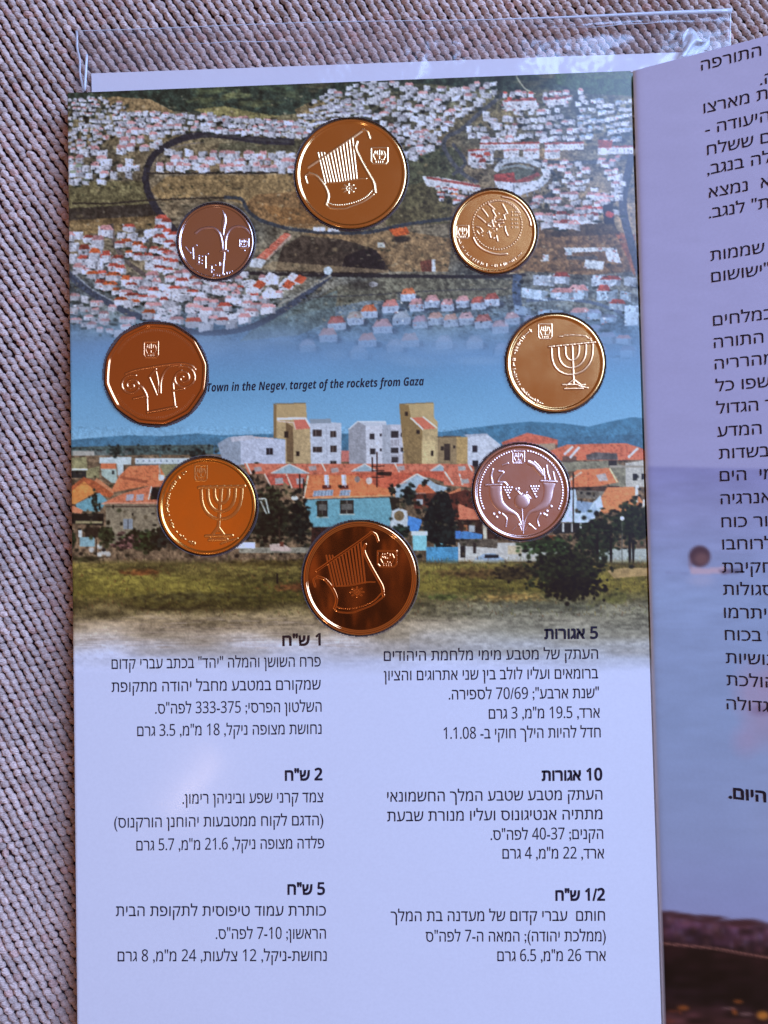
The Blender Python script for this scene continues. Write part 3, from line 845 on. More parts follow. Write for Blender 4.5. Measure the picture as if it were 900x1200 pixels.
C.line(Z(520, 480, 3.6, [(816, 318), (812, 392)]), 3.6, (214, 206, 210)); C.line(Z(520, 480, 3.6, [(846, 380), (840, 420)]), 3, (206, 196, 200))
D((172, 198, 228), (492, 474), (520, 400), (532, 340), (556, 336), (562, 384), (630, 392), (662, 362), (672, 410), (634, 462), (596, 480), (540, 476), vary=.1)
D((120, 146, 186), (560, 384), (630, 392), (610, 430), (560, 440)); D((150, 176, 214), (596, 440), (640, 400), (650, 440), (610, 466))
D((46, 48, 54), (470, 480), (606, 476), (604, 518), (460, 524), vary=.4)
for x in (500, 538, 574):
    R4(D, (180, 186, 196), x, 478, x + 8, 516)
C.line(Z(520, 480, 3.6, [(546, 262), (546, 520)]), 1.8, (54, 32, 28)); D((120, 62, 36), (330, 536), (470, 530), (470, 556), (330, 560), vary=.3)
R4(D, (172, 174, 180), 60, 562, 520, 640, vary=.1); R4(D, (180, 168, 150), 270, 575, 330, 610); D((92, 84, 76), (60, 545), (230, 545), (225, 585), (70, 575), vary=.5)
R4(D, (150, 160, 166), 640, 586, 860, 660, vary=.1)
D((134, 158, 192), (122, 644), (136, 626), (170, 608), (214, 606), (238, 622), (258, 632), (256, 656), (124, 656)); R4(D, (40, 48, 62), 172, 612, 232, 626)
for x in (184, 242):
    C.ell(*Z(520, 480, 3.6, [(x, 652)])[0], 2.4, 2.4, (30, 30, 36))
R4(D, (186, 200, 220), 128, 634, 170, 640); R4(D, (50, 46, 50), 70, 576, 92, 624); R4(D, (178, 182, 188), 92, 596, 140, 620); R4(D, (62, 52, 52), 124, 562, 136, 606)
R4(D, (48, 110, 170), 0, 580, 62, 652, vary=.2); R4(D, (110, 176, 200), -40, 560, 10, 580)
# trees and blue shapes in the middle
def tA(x, y, rx, ry, c, n, sd, sp=.42):
    shrub(*Z(280, 460, 3.4615, [(x, y)])[0], rx, ry, c, n, sd, .9, sp)


tA(40, 480, 18, 38, (32, 38, 30), 170, 310); tA(130, 440, 18, 14, (52, 56, 38), 80, 311); tA(140, 530, 26, 26, (34, 40, 30), 150, 312)
tA(245, 520, 13, 30, (28, 34, 30), 150, 313); tA(688, 410, 9, 15, (28, 40, 38), 80, 314)
A((26, 34, 36), (752, 600), (752, 500), (790, 420), (820, 396), (850, 410), (870, 480), (880, 620), vary=.5, cell=2)
tA(815, 520, 17, 32, (26, 36, 36), 220, 315); tA(618, 392, 4, 6, (30, 42, 40), 20, 316); tA(752, 362, 4, 5, (26, 34, 34), 16, 317)
A((176, 188, 206), (612, 545), (622, 480), (650, 468), (682, 480), (686, 540), (650, 556)); C.ell(*Z(280, 460, 3.4615, [(650, 500)])[0], 6, 6, (120, 100, 74))
A((62, 124, 206), (682, 562), (686, 500), (745, 516), (728, 562)); A((120, 186, 208), (704, 562), (762, 562), (762, 640), (706, 640)); R4(A, (188, 206, 216), 700, 562, 765, 580)
tA(650, 560, 12, 7, (34, 52, 46), 60, 318); R4(A, (66, 132, 182), 760, 626, 888, 690, vary=.2); R4(A, (60, 110, 190), 878, 560, 900, 590)
for p in [[(80, 432), (108, 430), (122, 490)], [(88, 440), (112, 492)]]:
    C.line(Z(280, 460, 3.4615, p), 1.6, (176, 186, 190))
C.ell(*Z(280, 460, 3.4615, [(226, 428)])[0], 4, 2.6, (190, 196, 204)); C.line(Z(280, 460, 3.4615, [(162, 500), (166, 620)]), 1.8, (70, 52, 44))
R4(A, (128, 126, 118), 0, 628, 296, 650, vary=.3); R4(A, (196, 206, 224), 0, 608, 66, 632); R4(A, (70, 76, 90), 44, 622, 58, 634)
A((178, 160, 160), (124, 616), (176, 612), (212, 634), (210, 644), (128, 642)); R4(A, (120, 64, 50), 166, 606, 182, 624)
C.poly(Z(180, 530, 7.2, [(600, 810), (700, 762), (840, 765), (850, 812)]), (206, 216, 234))
# right hand bushes
shrub(742, 612, 26, 22, (36, 50, 30), 240, 320); shrub(700, 628, 26, 24, (34, 48, 30), 220, 321)
for x in (716, 738, 742, 700):
    C.line([(x, 625), (x, 662)], 3, (34, 28, 24))
C.ell(729, 607.5, 2.4, 2.6, (214, 218, 226)); C.line([(729, 610), (729, 662)], 1, (90, 92, 90))
# tiles, leaves and other fine grain of the estate; planting between the houses
for q in range(900):
    x, y = rng.uniform(84, 762), rng.uniform(552, 652)
    i, j = int((y - C.y0) * 2), int((x - C.x0) * 2)
    a_ = C.a[i, j]
    if a_[0] > 150 and a_[0] > a_[2] + 50:             # on a tiled roof: courses
        C.line([(x - 4, y + .4), (x + 4, y - .4)], .6, a_ * rng.choice([.78, .86, 1.12]), .7)
    elif a_.mean() < 115 and a_[2] < a_[0] + 14:
        C.ell(x, y, rng.uniform(.8, 3), rng.uniform(.8, 2.4), [(30, 36, 28), (56, 64, 40), (24, 26, 26), (90, 80, 62)][q % 4], .75, .4)
e_ = ((C.yy > 500) & (C.yy < 658))[:, None]
C.a *= (1 + e_ * (.20 * (smooth_noise(C.H, C.W, 2.2, 301) - .5) + .12 * (smooth_noise(C.H, C.W, 6, 302) - .5)))[..., None]
# the field
fld = (C.yy > 654)[:, None] & (C.yy < 800)[:, None]
n1 = smooth_noise(C.H, C.W, 22, 90, 5.) - .5
n2 = smooth_noise(C.H, C.W, 5, 91, 2.4) - .5
n3 = smooth_noise(C.H, C.W, 2, 92, .7) - .5
y_ = C.yy[:, None] + 14 * n1 + 3 * (C.xx[None, :] > 480)
fc = np.stack([np.interp(y_, [650, 664, 680, 700, 710, 718, 732, 745, 758, 772, 790], v) for v in
               ([94, 118, 116, 104, 92, 118, 142, 152, 166, 178, 183], [84, 104, 106, 94, 80, 104, 126, 140, 164, 186, 193],
                [48, 56, 50, 44, 48, 74, 108, 130, 178, 226, 241])], -1)
k = np.clip((C.yy - 655) / 6, 0, 1)[:, None] * fld
amp = np.clip((790 - C.yy) / 60, 0.0, 1)[:, None]
fc = fc * (1 + amp * (.45 * n1 + .34 * n2 + .30 * n3))[..., None]
C.a = C.a * (1 - k[..., None]) + fc * k[..., None]
g = np.clip((C.xx - 430) / 160, 0, 1)[None, :] * np.clip((C.yy - 690) / 20, 0, 1)[:, None] * np.clip((790 - C.yy) / 50, 0, 1)[:, None]
C.a = C.a * (1 - .55 * g[..., None]) + np.array([112, 122, 124]) * (1 + .3 * n2 + .2 * n3)[..., None] * .55 * g[..., None]
for q in range(1500):
    x, y = rng.uniform(82, 765), 655 + 68 * rng.random() ** 1.2
    c = [(62, 60, 34), (132, 118, 66), (112, 66, 40), (84, 96, 44)][q % 4]
    C.line([(x, y), (x + rng.normal(0, 1.5), y - rng.uniform(1.5, 4.5))], rng.uniform(.5, 1.1), np.array(c) * rng.uniform(.7, 1.2), .5)
for x, y, a, b, c, n in [(165, 671, 26, 4, (112, 66, 36), 60), (110, 668, 20, 3, (122, 112, 54), 30), (350, 688, 34, 5, (110, 64, 38), 70), (330, 660, 70, 5, (84, 70, 34), 110),
                         (100, 655, 22, 4, (60, 58, 36), 50), (560, 672, 60, 7, (88, 66, 40), 120), (220, 700, 90, 7, (70, 66, 40), 100),
                         (600, 700, 60, 6, (134, 108, 64), 80), (520, 700, 30, 4, (74, 84, 44), 40), (720, 700, 30, 10, (88, 88, 48), 60)]:
    shrub(x, y, a, b, c, n, int(x * 3), .28)
C.line([(325, 672), (325, 684)], 1.8, (44, 34, 30))
D((152, 128, 90), (690, 680), (760, 668), (868, 668), (868, 700), (720, 712), vary=.2)
shrub(662, 668, 54, 28, (38, 46, 26), 420, 322, .9, .36); shrub(672, 688, 36, 14, (30, 28, 20), 140, 323, .9); shrub(600, 672, 22, 9, (60, 50, 30), 70, 324, .8)
shrub(640, 640, 30, 10, (42, 62, 34), 110, 325, .9)
for q in range(160):                                  # wheel tracks on the dirt road
    y = rng.uniform(722, 760); x = rng.uniform(80, 400)
    C.line([(x, y), (x + rng.uniform(10, 40), y + rng.normal(0, .6))], .9, (176, 160, 160) if q % 2 else (112, 96, 88), .30)
C.blur(2)
C.a *= (1 + np.clip((800 - C.yy) / 60, 0, 1)[:, None] * .07 * (smooth_noise(C.H, C.W, 2.0, 95) - .5))[..., None]
# the printing screen lifts local contrast: unsharp
U = C.a.copy()
C.blur(4)
C.a = np.clip(U + 0.55 * (U - C.a), 2, 246)
ds = np.interp(C.yy, [360, 440, 500, 530, 650, 720], [.0, .0, .08, .14, .06, .0])[:, None, None]
C.a = C.a * (1 - ds) + C.a.mean(2, keepdims=True) * ds * np.array([.98, .99, 1.04])
# deeper blacks, as a photographic print has
f_ = C.a / 255.0
L_ = f_.mean(2, keepdims=True)
f_ = f_ * (L_ + .9 * np.interp(C.yy, [722, 760], [1, 0])[:, None, None] * np.minimum(L_ - .50, 0) * L_ * (1 - L_) * np.interp(C.yy, [380, 430, 520, 560], [1.5, .9, .9, 1.9])[:, None, None]) / np.maximum(L_, .01)
C.a = np.clip(f_ * 255, 2, 246)

# ------------------------------------------------------------------ the print on the right page: bathers in a pale sea, dark shore below
E = Canvas(735, 20, 330, 1290, 1)
yk = E.yy[:, None] - 0.02 * (E.xx[None, :] - 800)
pts_y = [20, 300, 538, 546, 549, 600, 700, 850, 980, 1060, 1080, 1310]
for ch, v in enumerate(([158, 156, 152, 152, 128, 136, 134, 130, 132, 132, 132, 132],
                        [156, 155, 153, 153, 130, 142, 152, 148, 146, 140, 138, 138],
                        [207, 209, 208, 208, 190, 198, 206, 200, 198, 196, 194, 194])):
    E.a[:, :, ch] = np.interp(yk, pts_y, v)
w1 = smooth_noise(E.H, E.W, 3, 100, 6.) - .5
w2 = smooth_noise(E.H, E.W, 9, 101, 3.) - .5
sea = np.clip((yk - 548) / 4, 0, 1) * np.clip((1000 - yk) / 300, 0, 1)
E.a *= (1 + sea * (.05 * w1 + .05 * w2) + .02 * w2)[..., None]
E.poly([(808, 664), (826, 666), (850, 664), (856, 672), (810, 673)], (186, 160, 190), .8)
E.ell(820, 652, 12.5, 12.5, (74, 56, 76), 1, .10); E.ell(822, 655, 8, 7, (112, 84, 96), .8, .4); E.ell(809, 660, 2, 6, (120, 96, 120), .6, .4)
E.line([(780, 671), (806, 672)], 1.5, (116, 124, 176), .6); E.poly([(842, 668), (866, 666), (872, 671), (846, 673)], (70, 62, 92), .6)
E.ell(822, 680, 14, 6, (150, 158, 208), .9, .5)
for x, y, a, b, c in [(884, 812, 20, 30, (164, 140, 182)), (900, 850, 22, 24, (150, 132, 172)), (874, 868, 14, 16, (152, 138, 184)), (892, 832, 12, 6, (112, 92, 134)), (905, 800, 12, 20, (158, 134, 176))]:
    E.ell(x, y, a, b, c, .55, .6)
# dark shore with a crowd
top = 1070 + 0.118 * (E.xx[None, :] - 772)
dk = E.yy[:, None] - top
sh = np.clip(dk / 3, 0, 1)
shore = np.stack([np.interp(dk, [0, 12, 30, 38, 60, 95, 130, 200], v) for v in
                  ([78, 64, 44, 24, 16, 20, 70, 60], [48, 40, 26, 12, 8, 12, 40, 34], [66, 62, 40, 16, 12, 18, 46, 40])], -1)
m1 = smooth_noise(E.H, E.W, 7, 103, 2.2) - .5
shore *= (1 + 1.1 * m1)[..., None]
E.a = E.a * (1 - sh[..., None]) + shore * sh[..., None]
for q in range(150):
    x = rng.uniform(775, 1060)
    t_ = 1070 + .118 * (x - 772)
    y = t_ + rng.uniform(2, 30)
    E.ell(x, y, rng.uniform(1.5, 5), rng.uniform(2, 6), [(98, 80, 116), (58, 30, 34), (112, 74, 84), (32, 18, 22)][q % 4], .30, .6)
for q in range(60):
    x = rng.uniform(775, 1060)
    E.ell(x, 1070 + .118 * (x - 772) + rng.uniform(-3, 3), rng.uniform(5, 16), rng.uniform(1., 2.6), (60, 34, 44), .8, .5)
E.curve([(772, 1105), (840, 1112), (900, 1122), (1060, 1142)], 1.8, (150, 100, 96))
for q in range(40):
    x = rng.uniform(775, 1060); y = 1160 + .1 * (x - 772) + rng.uniform(0, 60)
    E.ell(x, y, rng.uniform(2, 9), rng.uniform(1, 3), [(146, 112, 120), (110, 50, 34), (170, 90, 40), (60, 34, 30)][q % 4], .6, .4)
E.ell(894, 1190, 7, 5, (190, 120, 50), .8, .4)
E.blur(2)
# ================================================================== geometry
Z_BACK = 0.0054        # top of the backing board
Z_TOP = 0.0062         # top of the printed front sheet
MM = 0.001


def px_m(px, py, z=Z_TOP):
    return (at(px + 1, py, z) - at(px, py, z)).length


# card outline in the picture (the right side is the fold)
TL, TR, BL, BR = (79, 109), (739, 83), (91, 1262), (777, 1262)


def card_px(u, v):
    """bilinear card coordinates -> picture position (numpy)"""
    x = (TL[0] * (1 - u) + TR[0] * u) * (1 - v) + (BL[0] * (1 - u) + BR[0] * u) * v
    y = (TL[1] * (1 - u) + TR[1] * u) * (1 - v) + (BL[1] * (1 - u) + BR[1] * u) * v
    return x, y


COINS = [  # cx, cy, r (picture), zoom scale and origin of the relief drawings
    dict(k='lyre', c=(411.2, 204, 65.0), z=(336, 130, 6.0)),
    dict(k='lily', c=(252.8, 283.4, 44.4), z=(200, 230, 8.571)),
    dict(k='seal', c=(578.6, 271.8, 49.4), z=(520, 215, 7.826)),
    dict(k='capital', c=(182.6, 438.4, 60.4), z=(115, 370, 6.667)),
    dict(k='menorah', c=(650.6, 425.6, 57.6), z=(585, 362, 6.923)),
    dict(k='menorah2', c=(243.0, 593.2, 57.0), z=(180, 530, 7.2)),
    dict(k='lyre2', c=(422.0, 677.4, 66.6), z=(348, 602, 6.0)),
    dict(k='horns', c=(610.4, 576.4, 56.0), z=(548, 512, 7.2)),
]

# ------------------------------------------------------------------ woven cloth
fab_m, t, b = principled("fabric_base")
b.inputs['Base Color'].default_value = (0.07, 0.038, 0.042, 1)
b.inputs['Roughness'].default_value = 1.0
b.inputs['Specular IOR Level'].default_value = 0.0
ground = link("fabric_surface", mesh("fabric_surface", [(-.32, -.34, -.0012), (.32, -.34, -.0012), (.32, .34, -.0012), (-.32, .34, -.0012)],
                                     [(0, 1, 2, 3)]), fab_m)
tag(ground, kind='structure')

yarn, t, b = principled("yarn")
at_ = N(t, 'ShaderNodeAttribute', attribute_name='ink')
co = N(t, 'ShaderNodeTexCoord')
wv = N(t, 'ShaderNodeTexNoise', i_Scale=2600.0, i_Detail=2.0)
mpv = N(t, 'ShaderNodeMapping')
mpv.inputs['Rotation'].default_value = (0, 0, math.radians(40))
mpv.inputs['Scale'].default_value = (0.45, 1.6, 1.0)
t.links.new(co.outputs['Object'], mpv.inputs[0])
t.links.new(mpv.outputs[0], wv.inputs['Vector'])
k_ = MATH(t, 'MULTIPLY_ADD', wv.outputs[0], 1.5, 0.25)
v = N(t, 'ShaderNodeVectorMath', operation='SCALE')
t.links.new(at_.outputs['Color'], v.inputs[0])
t.links.new(k_, v.inputs['Scale'])
t.links.new(v.outputs[0], b.inputs['Base Color'])
b.inputs['Roughness'].default_value = 0.95
b.inputs['Specular IOR Level'].default_value = 0.1
b.inputs['Sheen Weight'].default_value = 0.15
bp = N(t, 'ShaderNodeBump', i_Strength=1.0, i_Distance=0.0005)
t.links.new(wv.outputs[0], bp.inputs['Height'])
t.links.new(bp.outputs[0], b.inputs['Normal'])

nu, nv = 10, 5                                         # one yarn loop: an upper half ellipsoid
tu = np.linspace(0, 2 * np.pi, nu, endpoint=False)
tv = np.linspace(-0.25, np.pi / 2 * .96, nv)
unit = np.array([[math.cos(a) * math.cos(e), math.sin(a) * math.cos(e), math.sin(e)] for e in tv for a in tu])
uq = np.array([[r * nu + c, r * nu + (c + 1) % nu, (r + 1) * nu + (c + 1) % nu, (r + 1) * nu + c] for r in range(nv - 1) for c in range(nu)]
              + [[(nv - 1) * nu + q for q in (a, a + 1, nu - 2 - a, nu - 1 - a)] for a in range(nu // 2 - 1)])
ga = math.radians(-59)
e1 = np.array([math.cos(ga), math.sin(ga)])           # along a rib
e2 = np.array([-e1[1], e1[0]])
SP, PP = 1.97 * MM, 1.84 * MM                         # rib spacing, loop pitch
allv, allq, alli = [], [], []
r2 = np.random.default_rng(3)
cnt = 0
for i in range(-80, 81):
    ph = r2.uniform(-.12, .12)
    for j in range(-88, 89):
        s_ = j * PP + (i * 0.36 + ph) * PP
        d_ = i * SP
        d_ += 0.0022 * math.sin(s_ * 16 + 1.0) + 0.0009 * math.sin(s_ * 47 + d_ * 25)
        s_ += 0.0012 * math.sin(d_ * 31)
        p = e1 * s_ + e2 * d_
        if abs(p[0]) > .112 or abs(p[1]) > .142:
            continue
        if -.060 < p[0] < .055 and p[1] < .082:        # hidden under the folder
            continue
        if p[0] > .085 and p[1] < .10:
            continue
        p = p + r2.normal(0, .00008, 2)
        an = math.radians(-36 + r2.normal(0, 10))
        a_, b_ = (1.27 + r2.normal(0, .10)) * MM, (.88 + r2.normal(0, .06)) * MM
        h_ = (0.86 + r2.normal(0, .09)) * MM
        q = unit * [a_, b_, h_]
        ca, sa = math.cos(an), math.sin(an)
        q = q * (1 + r2.normal(0, .06, (len(q), 1)))
        R = np.stack([q[:, 0] * ca - q[:, 1] * sa + p[0], q[:, 0] * sa + q[:, 1] * ca + p[1], q[:, 2] - .0006], -1)
        allv.append(R)
        allq.append(uq + cnt * len(unit))
        tone = np.clip(1 + r2.normal(0, .10) + .06 * math.sin(p[0] * 90 + p[1] * 40) + .05 * math.sin(p[1] * 170 - p[0] * 60), .7, 1.35)
        c_ = np.array([.70, .535, .45]) * tone
        if r2.random() < .06:
            c_ = np.array([.68, .45, .37]) * tone
        alli.append(np.repeat(c_[None], len(unit), 0))
        cnt += 1
me = mesh_np("woven_yarn", np.concatenate(allv), np.concatenate(allq))
set_ink(me, np.concatenate(alli))
yo = link("woven_yarn", me, yarn, ground, smooth=True)
yo['kind'] = 'stuff'

# ------------------------------------------------------------------ clear sleeve with a white sheet in it
film, t, b = principled("clear_film")
t.nodes.remove(b)
out = t.nodes['Material Output']
tr = N(t, 'ShaderNodeBsdfTransparent')
tr.inputs[0].default_value = (0.985, 0.975, 0.975, 1)
gl = N(t, 'ShaderNodeBsdfGlossy', i_Roughness=0.22)
df = N(t, 'ShaderNodeBsdfDiffuse')
df.inputs[0].default_value = (.6, .6, .66, 1)
mx = N(t, 'ShaderNodeMixShader')
fr = N(t, 'ShaderNodeLayerWeight', i_Blend=0.5)
t.links.new(MATH(t, 'MULTIPLY_ADD', MATH(t, 'POWER', fr.outputs['Facing'], 4.0), 0.6, 0.075), mx.inputs[0])
t.links.new(tr.outputs[0], mx.inputs[1])
t.links.new(gl.outputs[0], mx.inputs[2])
m2 = N(t, 'ShaderNodeMixShader')
m2.inputs[0].default_value = 0.05
t.links.new(mx.outputs[0], m2.inputs[1])
t.links.new(df.outputs[0], m2.inputs[2])
t.links.new(m2.outputs[0], out.inputs['Surface'])
co = N(t, 'ShaderNodeTexCoord')
nn = N(t, 'ShaderNodeTexNoise', i_Scale=70.0, i_Detail=3.0)
t.links.new(co.outputs['Object'], nn.inputs['Vector'])
bp = N(t, 'ShaderNodeBump', i_Strength=0.8, i_Distance=0.003)
t.links.new(nn.outputs[0], bp.inputs['Height'])
t.links.new(bp.outputs[0], gl.inputs['Normal'])

sleeve = empty("plastic_sleeve", at(480, 60, 0.0004))
tag(sleeve, "clear plastic sleeve lying on the fabric, its open top edge showing above the folder", "sleeve")


def ribbon_sheet(name, x0, x1, y_top, y_bot, nx, ny, zf, mat, parent):
    V, F = [], []
    for j in range(ny + 1):
        for i in range(nx + 1):
            u, w = i / nx, j / ny
            px = x0 + (x1 - x0) * u
            py = y_top(px) * (1 - w) + y_bot(px) * w
            V.append(at(px, py, zf(px, py, w)))
    for j in range(ny):
        for i in range(nx):
            a = j * (nx + 1) + i
            F.append((a, a + nx + 1, a + nx + 2, a + 1))
    return link(name, mesh(name, V, F), mat, parent, smooth=True)


def top_edge(px):
    return 35 - (px - 90) * 21.0 / 765.0 + 1.2 * math.sin(px * .013)


def zs(px, py, w):
    """front film: a soft bulge along its open edge"""
    d = py - top_edge(px)
    return 0.0019 + 0.0016 * math.exp(-((d - 9) / 9.0) ** 2) * (0.65 + .35 * math.sin(px * .011 + .6)) + .0004 * math.sin(px * .03 + d * .05)


ribbon_sheet("front_film", 89, 857, top_edge, lambda x: 150, 150, 44, zs, film, sleeve)
seam = flat_mat("film_edge", (.82, .88, .92), .12, 0, .8)
tt = seam.node_tree
bb = tt.nodes['Principled BSDF']
bb.inputs['Alpha'].default_value = 0.72


def tube_px(name, pts, rad, z, mat, parent, n=8):
    P = [at(x, y, z if not callable(z) else z(x, y)) for x, y in pts]
    V, F = [], []
    for i, p in enumerate(P):
        d = (P[min(i + 1, len(P) - 1)] - P[max(i - 1, 0)]).normalized()
        s = Vector((-d.y, d.x, 0)).normalized()
        u = d.cross(s)
        rr_ = rad if not callable(rad) else rad(pts[i][0])
        for k in range(n):
            a = 2 * math.pi * k / n
            V.append(p + s * math.cos(a) * rr_ + u * math.sin(a) * rr_ * .7)
    for i in range(len(P) - 1):
        for k in range(n):
            a, c = i * n + k, i * n + (k + 1) % n
            F.append((a, c, c + n, a + n))
    F.append(tuple(range(n))[::-1])
    F.append(tuple(range((len(P) - 1) * n, len(P) * n)))
    return link(name, mesh(name, V, F), mat, parent, smooth=True)


tube_px("top_seam", [(x, top_edge(x)) for x in range(89, 858, 12)], lambda x: (.10 + .52 * max(0, (x - 560) / 297.)) * MM, .0020, seam, sleeve)
tube_px("side_seam", [(89 + .11 * (y - 36) + .8 * math.sin(y * .2), y) for y in range(36, 112, 6)], .00028, .0011, seam, sleeve)
tube_px("side_seam", [(102 - .06 * (y - 60), y) for y in range(64, 112, 6)], .00030, .0020, seam, sleeve)
tube_px("side_seam", [(856 - .02 * (y - 15), y) for y in range(15, 62, 5)], .00016, .0012, seam, sleeve)
for y0, xa, xb, sl in ((51, 170, 410, -.012), (34, 600, 850, -.040)):
    tube_px("film_crease", [(x, y0 + (x - xa) * sl + 1.1 * math.sin(x * .035 + y0) + .5 * math.sin(x * .11)) for x in np.arange(xa, xb, 6.0)],
            lambda x, a_=xa, b_=xb: (.01 + .10 * math.sin(math.pi * (x - a_) / (b_ - a_)) ** 2) * MM, .0032, seam, sleeve, 6)
# a curled fold of film at the right end
ribbon_sheet("film_fold", 800, 832, lambda x: 40 + 8 * math.sin(x * .2), lambda x: 66 - .25 * (x - 800), 12, 8,
             lambda x, y, w: .002 + .0012 * math.sin(w * 5 + x * .2), seam, sleeve)

white = flat_mat("insert_paper", (.84, .82, .83), .5, 0, .3, .3)
V = [at(x, y, z) for z in (.0003, .0008) for x, y in [(107, 86), (832, 60), (850, 400), (115, 400)]]
ins = link("insert_sheet", mesh("insert_sheet", V, [(3, 2, 1, 0), (4, 5, 6, 7), (0, 1, 5, 4), (1, 2, 6, 5), (2, 3, 7, 6), (3, 0, 4, 7)]), white)
tag(ins, "blank white paper sheet inside the clear sleeve, showing as a strip above the town picture", "paper sheet")

# ------------------------------------------------------------------ the folder
folder = empty("coin_folder", at(430, 640, 0.0002))
tag(folder, "open printed coin folder with a town photograph and Hebrew text, right page raised", "folder")

paper = flat_mat("folder_paper", (PAPER,) * 3, .34, 0, .35, .12, 700)
edge_m = flat_mat("board_edge", (.22, .12, .09), .8, 0, .2, .4)
# backing board
c4 = [at(*p, Z_BACK) for p in (TL, TR, BR, BL)]
right_shift = at(TR[0] + 34, TR[1], Z_BACK) - c4[1]
c4[1] = c4[1] + right_shift
c4[2] = c4[2] + right_shift
V = [Vector((p.x, p.y, 0.0004)) for p in c4] + [p.copy() for p in c4]
board = link("backing_board", mesh("backing_board", V, [(0, 1, 2, 3), (7, 6, 5, 4), (4, 5, 1, 0), (5, 6, 2, 1), (6, 7, 3, 2), (7, 4, 0, 3)]),
             edge_m, folder)

# printed front sheet, holes left for the coins; its right edge dives into the fold
pm = print_mat("printed_sheet")
U_N = 590
vs = np.concatenate([np.linspace(0, .612, 620, endpoint=False), np.linspace(.612, 1, 40)])
us = np.append(np.linspace(0, .9985, U_N - 2), [.9996, 1.0])
extra = np.array([1.0003, 1.0040, 1.0065, 1.008])
us_all = np.concatenate([us, extra])
UU, VV = np.meshgrid(us_all, vs)
PX, PY = card_px(UU, VV)
zz = np.full(UU.shape, Z_TOP)
for q, dz in enumerate((.00074, .00078, .00079, .00079)):
    zz[:, -4 + q] = Z_TOP - dz
zz[:, 0] -= .00012
zz[:, 1] -= .00003
P = at_np(PX, PY, Z_TOP)
P[..., 2] = zz
rgb = ink(C.sample(PX, PY))
bare = np.clip((PY - 792) / 16, 0, 1)[..., None]
rgb = rgb * (1 - bare) + PAPER * bare
keep = np.ones(UU.shape, bool)
for cn in COINS:
    cx, cy, r = cn['c']
    keep &= ((PX - cx) ** 2 + (PY - cy) ** 2) > (r + 1.5) ** 2
nr, nc_ = UU.shape
idx = np.arange(nr * nc_).reshape(nr, nc_)
Q = np.stack([idx[:-1, :-1], idx[1:, :-1], idx[1:, 1:], idx[:-1, 1:]], -1)
kq = keep[:-1, :-1] & keep[1:, :-1] & keep[1:, 1:] & keep[:-1, 1:]
Q = Q[kq]
used = np.zeros(nr * nc_, bool)
used[Q.ravel()] = True
remap = np.cumsum(used) - 1
me = mesh_np("printed_page", P.reshape(-1, 3)[used], remap[Q])
set_ink(me, rgb.reshape(-1, 3)[used])
page = link("printed_page", me, pm, folder, smooth=True)
page['label'] = "glossy page with an aerial town photograph fading into white paper"

# page edge (left, top, bottom) as a thin strip of its own
loopP = [at(*card_px(0, v), Z_TOP - .00012) for v in np.linspace(1, 0, 40)] + [at(*card_px(u, 0), Z_TOP - .00005) for u in np.linspace(0, 1, 40)]
V, F = [], []
for p in loopP:
    V += [p, Vector((p.x, p.y, Z_BACK + .00001))]
for i in range(len(loopP) - 1):
    F.append((2 * i, 2 * i + 1, 2 * i + 3, 2 * i + 2))
link("page_edge", mesh("page_edge", V, F), edge_m, folder)

# clear collars holding the coins
collar_m = flat_mat("clear_plastic", (.30, .29, .31), .14, 0, .9)
ct = collar_m.node_tree
cb = ct.nodes['Principled BSDF']
lw = N(ct, 'ShaderNodeLayerWeight', i_Blend=0.35)
ct.links.new(MATH(ct, 'MULTIPLY_ADD', lw.outputs['Facing'], 0.45, 0.10), cb.inputs['Alpha'])


def coin_radius(kind, a):
    """12 rounded sides for the five-shekel piece"""
    if kind != 'capital':
        return 1.0
    st_ = math.pi / 6
    o = math.radians(-169 + 0)           # a corner (math angle, y up)
    d = ((a - o) % st_) - st_ / 2
    f = math.cos(st_ / 2) / math.cos(d)
    return 0.35 + 0.65 * f


def ring(name, cx, cy, r, prof, kind, mat, parent, seg=112, center=None):
    """lathe with profile [(radius factor/offset px, z)], radius = r*f*poly + off"""
    c = at(cx, cy, Z_TOP)
    m = px_m(cx, cy)
    V, F = [], []
    for f_, off, z in prof:
        for s in range(seg):
            a = 2 * math.pi * s / seg
            R = (r * f_ * coin_radius(kind, a) + off) * m
            V.append((c.x + R * math.cos(a), c.y + R * math.sin(a), z))
    for i in range(len(prof) - 1):
        for s in range(seg):
            a, b2 = i * seg + s, i * seg + (s + 1) % seg
            F.append((a, b2, b2 + seg, a + seg))
    if center == 'both':
        F.append(tuple(range(seg))[::-1] if True else None)
        F.append(tuple(range((len(prof) - 1) * seg, len(prof) * seg)))
    return link(name, mesh(name, V, F), mat, parent, smooth=True)


for cn in COINS:
    cx, cy, r = cn['c']
    ring("coin_collar", cx, cy, r, [(1, 1.5, Z_BACK + .0001), (1, 1.5, Z_TOP + .00022), (1, 1.8, Z_TOP + .0004), (1, 2.3, Z_TOP + .00042),
                                    (1, 2.9, Z_TOP + .0002), (1, 3.5, Z_TOP + .00003)], cn['k'], collar_m, folder)

# ------------------------------------------------------------------ right page, raised 25 degrees about the fold
F0, F1 = at(741.5, 83, Z_TOP + .0002), at(778.5, 1262, Z_TOP + .0002)
ax_v = (F1 - F0).normalized()                       # down the page
side = Vector((-ax_v.y, ax_v.x, 0))                 # to the right
LIFT = math.radians(25)
w_dir = side * math.cos(LIFT) + Vector((0, 0, 1)) * math.sin(LIFT)
n_pl = w_dir.cross(ax_v).normalized()
if n_pl.z < 0:
    n_pl = -n_pl
Lp = (F1 - F0).length
NWr, NVr = 150, 620
Wd = .062


